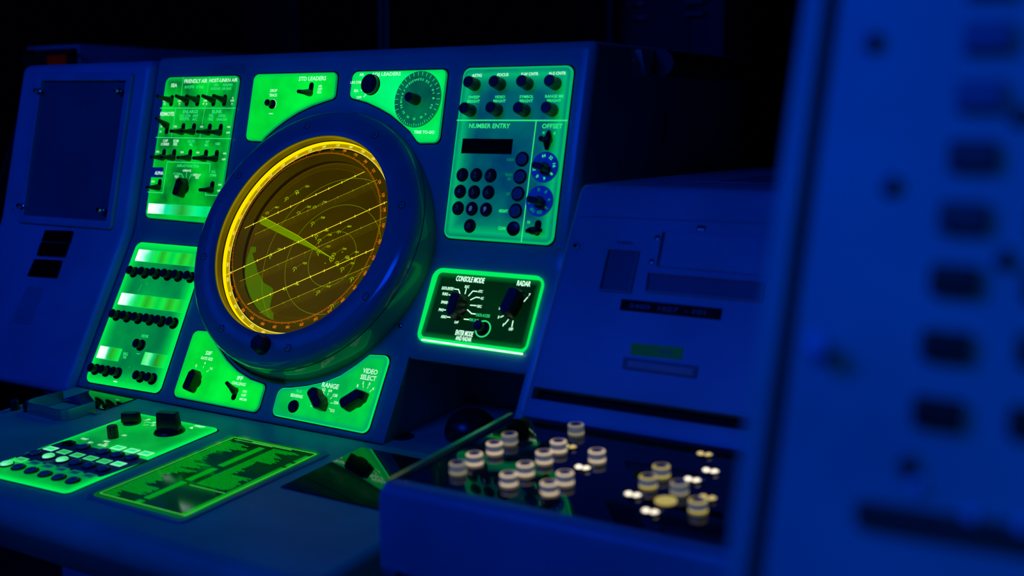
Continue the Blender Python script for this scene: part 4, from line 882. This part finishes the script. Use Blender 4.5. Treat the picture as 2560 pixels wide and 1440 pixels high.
# ================================================================== right console and its tray
rc = thing('plotting_console', 'pale grey console on the right with slots, small labels and a key tray', 'console', (0.48, 0.1, FZ))
gR = .1; Rp = lambda v, d=0.0: (SL * v - gR - CL * d, CL * v + SL * d)
va = at('R', 1330, 966)[1]; vb = at('R', 1330, 995)[1]; vt = .2327 / CL + .004
bm = bmesh.new()
body = lambda notch: rnd([Rp(-.012)] + ([Rp(vb), Rp(vb, -.016), Rp(va, -.016), Rp(va)] if notch else []) + [Rp(vt), (.60, .2375), (.60, FZ), (.0, FZ), (.0, -.2)], ([.002] + ([.0015, .001, .001, .0015] if notch else []) + [.014, .02, .01, .01, .01]), 5)
prism(bm, body(False), .2365, .247, .010, 0); prism(bm, body(True), .247, .715)
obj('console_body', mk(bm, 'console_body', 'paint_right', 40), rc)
bm = bmesh.new(); y0_ = Rp(va, -.0155); prism(bm, [(Rp(va, -.0145)), (Rp(vb, -.0145)), Rp(vb, -.0158), Rp(va, -.0158)], .2475, .714); obj('front_slot', mk(bm, 'front_slot', 'void', 0), rc, None, 'long dark slot')
zR = lambda x, y: (1380 + x / 2.057, 400 + y / 2.057)
def rwin(name, pts, mt, label, th=.0012):
    P = ats('R', [zR(*p) for p in pts], th); bm = bmesh.new(); slab(bm, P, .0008, 0, th, .0004, 0, 0); return obj(name, mk(bm, name, mt, 20), rc, FR['R'], label)
def rrec(name, pts, label, dpt=.005):
    """raised thin frame with a dark screen set back inside it"""
    return framed(name, 'R', [zR(*p) for p in pts], 0, .0035, .0018, ['paint_right', 'screen2'], rc, label, .001)
M['screen2'] = paint('dark_recess_grey', (0.10, 0.11, 0.12), 0.4, bump=0)
rrec('square_window', [(285, 452), (447, 462), (400, 684), (235, 668)], 'square dark recessed window')
rrec('long_window', [(487, 572), (1090, 622), (1075, 730), (473, 676)], 'long dark recessed window')
rwin('black_label', [(357, 713), (876, 764), (864, 822), (346, 770)], 'void', 'black strip with faint lettering')
legend('label_lettering', 'R', rc, ['screen2'], lambda b_: ptext(b_, 'R', '3400  1027  - 101', *zR(590, 767), 195, 12, .0016))
rwin('green_label', [(406, 940), (674, 964), (664, 1026), (402, 1000)], glow('green_label_plastic', (0.0, 0.018, 0.0), 1.0, base=(0.02, 0.10, 0.02)), 'dark green label strip')
legend('green_label_lettering', 'R', rc, ['dim2'] if 'dim2' in M else ['screen2'], lambda b_: ptext(b_, 'R', '- 88', *zR(560, 984), 55, 8, .0016))
M['pale'] = paint('pale_teal_label', (0.30, 0.42, 0.34), 0.5, bump=0); M['paleD'] = paint('teal_label_border', (0.10, 0.20, 0.16), 0.5, bump=0)
rwin('teal_label', [(366, 1012), (752, 1060), (740, 1124), (358, 1074)], 'paleD', 'pale teal label with a darker border')
rwin('teal_label_face', [(392, 1030), (730, 1072), (722, 1108), (386, 1062)], 'pale', 'pale centre of the label', .0018)
rwin('hinged_cover', [(578, 370), (1200, 415), (1180, 600), (540, 545)], 'paint_right', 'large flat hinged cover', .0022)
bm = bmesh.new(); tube(bm, [(*at('R', *zR(575, 372), .003), .003), (*at('R', *zR(541, 545), .003), .003)], .0016, 8); obj('hinge', mk(bm, 'hinge', 'steel', 40), rc, FR['R'])
SCR2 = screw_mesh(.0038); SCR2.materials[0] = M['steel']
for x, y in [(543, 402), (513, 524), (758, 352), (776, 353)]: put('screw', SCR2, 'R', *zR(x, y), 0, 0, rc)
for x, y in [(123, 443)]: put('screw', screw_mesh(.006), 'R', *zR(x, y), 0, 0, rc)
legend('window_lettering', 'R', rc, ['screen2'], lambda b_: ptext(b_, 'R', 'NUMBER', *zR(375, 425), 42, 7, .0004))
legend('cover_seam', 'R', rc, ['screen2'], lambda b_: pstroke(b_, 'R', [zR(150, 290), zR(1200, 330)], .0006, .0004))
bm = bmesh.new(); slab(bm, [(.34, .12), (.68, .12), (.68, .52), (.34, .52)], .01, 0, .0006, .0004, 0, 0); 
for i in range(12): box(bm, (.51, .15 + .03 * i, .0007), (.30, .012, .0008), 1)
obj('top_vent', mk(bm, 'top_vent', ['paint_right', 'dim'], 30), rc, Matrix.Translation((0, 0, .2375)), 'slotted vent plate on the top')

tray = thing('key_tray', 'black glossy tray of clear lit keys with a grey painted front, right of the desk', 'keyboard', (0.48, -0.23, -0.1))
Tz = lambda y: -.0035 + (y + .1019) * math.cos(1.49048) / sin(1.49048)
x0t, x1t, yf = .2385, .715, -.352
bm = bmesh.new()
prof = rnd([(-.128, Tz(-.128) + .001), (-.128, -.1), (yf + .006, -.114), (yf + .001, -.102), (yf, Tz(yf) + .001)], [.001, .01, .006, .006, .018], 6)
# floor part and rims
mid = rnd([(-.128, Tz(-.128) - .006), (-.128, -.1), (yf + .006, -.114), (yf + .001, -.102), (yf, Tz(yf) + .001), (yf + .020, Tz(yf + .020) + .001), (yf + .0215, Tz(yf + .0215) - .006)], [.001, .01, .006, .006, .018, .001, .001], 6)
prism(bm, prof, x0t, x0t + .0060, .004, 0); prism(bm, mid, x0t + .0060, x1t)
obj('tray_body', mk(bm, 'tray_body', 'paint_right', 40), tray)
bm = bmesh.new(); f = lambda y: (y + .1019) / sin(1.49048)
slab(bm, [(x0t + .0065, f(yf + .0218)), (x1t - .001, f(yf + .0218)), (x1t - .001, f(-.1285)), (x0t + .0065, f(-.1285))], .0005, -.0058, -.0020, .0003, 0, 0)
obj('black_key_plate', mk(bm, 'black_key_plate', 'gloss', 20), tray, FR['T'], 'black glossy surface of the tray')
bm = bmesh.new(); prism(bm, [(-.130, Tz(-.13) - .0065), (-.1062, Tz(-.1062) - .0065), (-.1062, -.10), (-.130, -.10)], x0t + .006, x1t); obj('tray_rear', mk(bm, 'tray_rear', 'dark', 0), tray)
bm = bmesh.new(); prism(bm, rnd([(-.10, -.114), (-.10, -.30), (yf + .016, -.30), (yf + .008, -.116)], .006, 4), x0t + .002, x1t, .008, 0); obj('tray_underbox', mk(bm, 'tray_underbox', 'paint_right', 40), tray)
bm = bmesh.new(); lathe(bm, [(.004, 0), (.0036, .004), (0, .0045)], 14); obj('tray_screw', mk(bm, 'tray_screw', 'steel', 40), tray, Matrix.Translation((.265, yf + .0015, -.104)) @ Matrix.Rotation(pi / 2, 4, 'X'))
M['edgeGlint'] = paint('green_tinted_glint_metal', (0.45, 0.95, 0.6), 0.2, metal=1.0, bump=0)  # added strip: green highlight of the tray edge put into its metal colour
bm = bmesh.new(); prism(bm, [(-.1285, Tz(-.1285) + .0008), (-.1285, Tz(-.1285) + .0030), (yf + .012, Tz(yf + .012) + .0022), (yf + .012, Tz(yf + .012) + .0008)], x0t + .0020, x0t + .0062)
obj('added_edge_glint', mk(bm, 'added_edge_glint', 'edgeGlint', 30), tray, None, 'added green-tinted strip standing in for the highlight on the left edge')
def key_mesh(rim, h=.0098, r=.0082):
    bm = bmesh.new()
    lathe(bm, [(r, 0), (r, h - .0012), (r - .0004, h - .0004), (r - .0016, h), (r * .74, h), (r * .66, h - .0020), (0, h - .0024)], 32, mis=[0, 1, 1, 1, 2, 2])
    lathe(bm, [(r * 1.01, 0), (r * 1.01, .0022), (r * .99, .0024)], 32, mi=1)
    return mk(bm, 'clear_key', ['clear', rim, 'cap'], 30)
def flat_mesh(bulb):
    bm = bmesh.new(); lathe(bm, [(.0092, 0), (.0092, .0012), (.0080, .0022), (.0070, .0014), (0, .0012)], 32, mis=[1, 1, 0, 0])
    for sx in (-1, 1): lathe(bm, [(.0036, .0012), (.0034, .0024), (.002, .0034), (0, .0037)], 16, c=(sx * .0042, -.002), mi=2)
    return mk(bm, 'open_key', ['void', 'steel', bulb], 30)
zT = lambda x, y: (1080 + x / 3.282, 1020 + y / 3.282)
KC = key_mesh('keyrim'); KY = key_mesh('keyrimY'); KD_ = key_mesh('keyrimD')
for x, y, m_ in [(215, 525, KD_), (352, 450, KC), (515, 360, KC), (638, 284, KD_), (1183, 205, KD_), (1040, 345, KC), (922, 435, KC), (768, 535, KC), (632, 618, KC), (1355, 425, KC), (1093, 608, KC), (965, 690, KC),
                 (1882, 552, KY), (1775, 638, KY), (2030, 690, KD_), (2183, 838, KY)]:
    put('clear_key', m_, 'T', *zT(x, y), -.002, 0, tray, 'clear cylindrical key with a warm lit rim')
F1, F2 = flat_mesh('bulb'), flat_mesh('bulbD')
for x, y, m_ in [(1245, 498, F1), (1657, 720, F1), (1800, 858, F1), (2145, 598, F1), (2243, 388, F2), (2292, 525, F1), (2270, 745, F2), (1135, 325, F2)]: put('open_key', m_, 'T', *zT(x, y), -.002, 0, tray, 'empty key socket with two warm bulbs')
bm = bmesh.new(); lathe(bm, [(.0096, 0), (.0096, .0012), (.0070, .0016), (.0045, .0010), (.003, .0014), (0, .0014)], 32); put('ring_key', mk(bm, 'ring_key', 'keyrimY', 30), 'T', *zT(1918, 765), -.002, 0, tray, 'flat yellow-lit key')
bm = bmesh.new(); lathe(bm, [(.0085, 0), (.0085, .0005), (0, .0005)], 28); HO = mk(bm, 'key_hole', 'void', 0)
for x, y in [(395, 530), (500, 545), (300, 305), (430, 320), (760, 290), (880, 590), (850, 690), (985, 770), (930, 310), (780, 380), (650, 420)]: put('key_hole', HO, 'T', *zT(x, y), -.002, 0, tray)

# ================================================================== foreground rack, close to the lens
rk = thing('equipment_rack', 'pale grey equipment rack close up at the right edge with dark square keys', 'rack', (1.0, -0.45, FZ))
Kp = lambda v, d=0.0: (-.684 + sin(.3) * v - cos(.3) * d, .2439 + cos(.3) * v + sin(.3) * d)
bm = bmesh.new(); bk_ = (-.25, .62)
prism(bm, rnd([Kp(-1.0), Kp(.38), (-.25, Kp(.38)[1]), (-.25, Kp(-1.0)[1])], .004, 3), .7285, .7385, .003, .001)
prism(bm, [Kp(-1.0, -.010), Kp(.38, -.010), (-.26, Kp(.38)[1]), (-.26, Kp(-1.0)[1])], .7386, .7448, mi=1)
prism(bm, [Kp(-1.0, -.001), Kp(.38, -.001), (-.25, Kp(.38)[1]), (-.25, Kp(-1.0)[1])], .7449, 1.25, .002, 0)
obj('rack_frame', mk(bm, 'rack_frame', ['rack', 'brown'], 30), rk)
bm = bmesh.new(); pr = ats('K', [(2215, -60), (2620, -60), (2520, 1240), (2080, 1180)], .002)
def kslab(name, pts, rad, n0, n1, mt, label, parent=rk):
    bm = bmesh.new(); slab(bm, ats('K', pts, n1), rad, n0, n1, .0006, 0, 0); return obj(name, mk(bm, name, mt, 30), parent, FR['K'], label)
z7 = lambda x, y: (1740 + x, y)
bm = bmesh.new(); SQ = [(-.0095, -.0060), (.0095, -.0060), (.0095, .0060), (-.0095, .0060)]
slab(bm, SQ, .0015, 0, .0045, .0008, 0, 0, []); KEY1 = mk(bm, 'square_key', paint('dark_square_key', (0.03, 0.035, 0.06), .35, bump=0), 30); KEY2 = KEY1.copy(); KEY2.materials[0] = M['knob']; KEY3 = KEY1.copy(); KEY3.materials[0] = paint('blue_square_key', (0.16, 0.17, 0.30), .35, bump=0)
for i, (x, y) in enumerate([(740, -40), (733, 97), (714, 243), (695, 392), (672, 547), (650, 703), (628, 866), (607, 1033)]): put('square_key', KEY3 if i < 3 else KEY1 if i < 5 else KEY2, 'K', *z7(x, y), .0, 0, rk)
for i, (x, y) in enumerate([(905, 560), (885, 720), (870, 880), (850, 1060)]): put('square_key', KEY1 if i < 2 else KEY2, 'K', *z7(x, y), 0, 0, rk)
bm = bmesh.new(); lathe(bm, [(.0048, 0), (.0044, .0012), (.002, .0018), (0, .0018)], 16); RS = mk(bm, 'rack_screw', 'knob', 40)
for x, y in [(445, 107), (490, 466), (532, 1165), (812, 290), (775, 650)]: put('rack_screw', RS, 'K', *z7(x, y), 0, 0, rk, 'dark screw head')
bm = bmesh.new(); lathe(bm, [(.0040, 0), (.0040, .006), (.0052, .0075), (.0054, .011), (.0042, .013), (0, .0135)], 20); RKB = mk(bm, 'rack_knob', 'dial', 40)
put('rack_knob', RKB, 'K', *z7(322, 872), 0, 0, rk, 'pale round knob')
kslab('rack_recess', [z7(*p) for p in [(390, 1245), (900, 1325), (890, 1410), (400, 1325)]], .004, -.0004, .0004, 'brown', 'long dark brown slot')
for x, y in [(555, 1212), (690, 1288), (818, 1315)]:  # pale beads added in place of blurred bright spots
    bm = bmesh.new(); lathe(bm, [(.0030, 0), (.0028, .002), (0, .0034)], 16); put('bright_spot_bead', mk(bm, 'bright_spot_bead', 'dial', 50), 'K', *z7(x, y), .0006, 0, rk, 'added bead standing in for a blurred bright spot')

# ================================================================== dim background
def ray(px, py): return ROT @ Vector(((px - 1280) / FPX, (720 - py) / FPX, -1))
def onz(px, py, z): d = ray(px, py); return CAM + d * ((z - CAM.z) / d.z)
def onx(px, py, x): d = ray(px, py); return CAM + d * ((x - CAM.x) / d.x)
def ony(px, py, y): d = ray(px, py); return CAM + d * ((y - CAM.y) / d.y)
a = ony(195, 110, 0.72); b_ = onx(640, 142, a.x); c_ = ony(65, 120, 0.72)
bx = thing('rear_cabinet', 'dim blue cabinet behind the left console with a red-lit dark grille', 'cabinet', ((a.x + c_.x) / 2, a.y + .2, FZ))
bm = bmesh.new(); prism(bm, rnd([(a.y, FZ), (b_.y, FZ), (b_.y, a.z), (a.y, a.z)], .006, 3), c_.x, a.x, .005, .005); obj('cabinet_body', mk(bm, 'cabinet_body', 'rack', 40), bx)
bm = bmesh.new(); box(bm, ((a.x + c_.x) / 2, a.y - .006, a.z - .16), (a.x - c_.x - .006, .012, .30)); obj('front_grille', mk(bm, 'front_grille', 'void', 0), bx, None, 'black front')
d0 = ony(118, 140, a.y - .013); d1 = ony(166, 165, a.y - .013); bm = bmesh.new()
for i in range(7):
    for j in range(6): box(bm, (d0.x + (d1.x - d0.x) * (i + .5) / 7, a.y - .013, d1.z + (d0.z - d1.z) * (j + .5) / 6), ((d1.x - d0.x) / 10, .002, (d0.z - d1.z) / 9))
obj('red_lamps', mk(bm, 'red_lamps', 'red', 0), bx, None, 'faint red lit grille')
for px in (78, 178):
    p = ony(px, 127, a.y - .02); bm = bmesh.new(); tube(bm, [(p.x - .016, p.y + .008, p.z - .012), (p.x - .014, p.y - .006, p.z), (p.x + .014, p.y - .006, p.z), (p.x + .016, p.y + .008, p.z - .012)], .003, 8); obj('latch', mk(bm, 'latch', 'steel', 50), bx)
for px, lab in ((951, 'left of the two thin vertical pipes behind the console'), (967, 'right of the two thin vertical pipes behind the console')):
    p = ony(px, 60, 1.9); bm = bmesh.new(); tube(bm, [(0, 0, FZ), (0, 0, .4), (.004, 0, .8), (0, 0, 1.6)], .0075, 10)
    o = obj('vertical_pipe', mk(bm, 'vertical_pipe', 'pipe', 50), None, Matrix.Translation((p.x, p.y, 0))); o['label'] = lab; o['category'] = 'pipe'; o['group'] = 'thin pipes behind the console'
p0 = ony(1550, 80, 2.1); p1 = ony(1805, 80, 2.1)
rb = thing('background_rack', 'tall dim equipment rack in the dark behind the right side', 'rack', ((p0.x + p1.x) / 2, 2.35, FZ))
bm = bmesh.new(); box(bm, ((p0.x + p1.x) / 2, 2.36, (FZ + 1.5) / 2), (p1.x - p0.x, .5, 1.5 - FZ), bev=.004); obj('rack_body', mk(bm, 'rack_body', 'dim', 30), rb)
for px, py in ((1595, 45), (1735, 35), (1590, 10), (1735, 5)):
    p = ony(px, py, 2.09); bm = bmesh.new(); tube(bm, [(p.x - .03, 2.108, p.z), (p.x - .028, 2.09, p.z), (p.x + .028, 2.09, p.z), (p.x + .03, 2.108, p.z)], .006, 8); obj('rack_handle', mk(bm, 'rack_handle', 'steel', 50), rb)
bm = bmesh.new(); q0 = ony(1618, 90, 2.1); box(bm, (q0.x + .05, 2.105, q0.z), (.17, .012, .30), bev=.002); obj('drawer_front', mk(bm, 'drawer_front', 'dim', 20), rb)
p = ony(1526, 60, 2.0); bm = bmesh.new(); box(bm, (0, 0, (FZ + 1.5) / 2), (.012, .012, 1.5 - FZ)); o = obj('metal_post', mk(bm, 'metal_post', 'dim', 0), None, Matrix.Translation((p.x, p.y, 0))); o['label'] = 'thin upright metal post just left of the background rack'; o['category'] = 'post'
p = ony(740, 100, 2.4); bm = bmesh.new(); box(bm, (0, 0, (FZ + .78) / 2), (.30, .3, .78 - FZ), bev=.01); o = obj('grey_locker', mk(bm, 'grey_locker', 'dark', 30), None, Matrix.Translation((p.x, p.y, 0))); o['label'] = 'nearly black locker behind the console, left of the pipes'; o['category'] = 'locker'
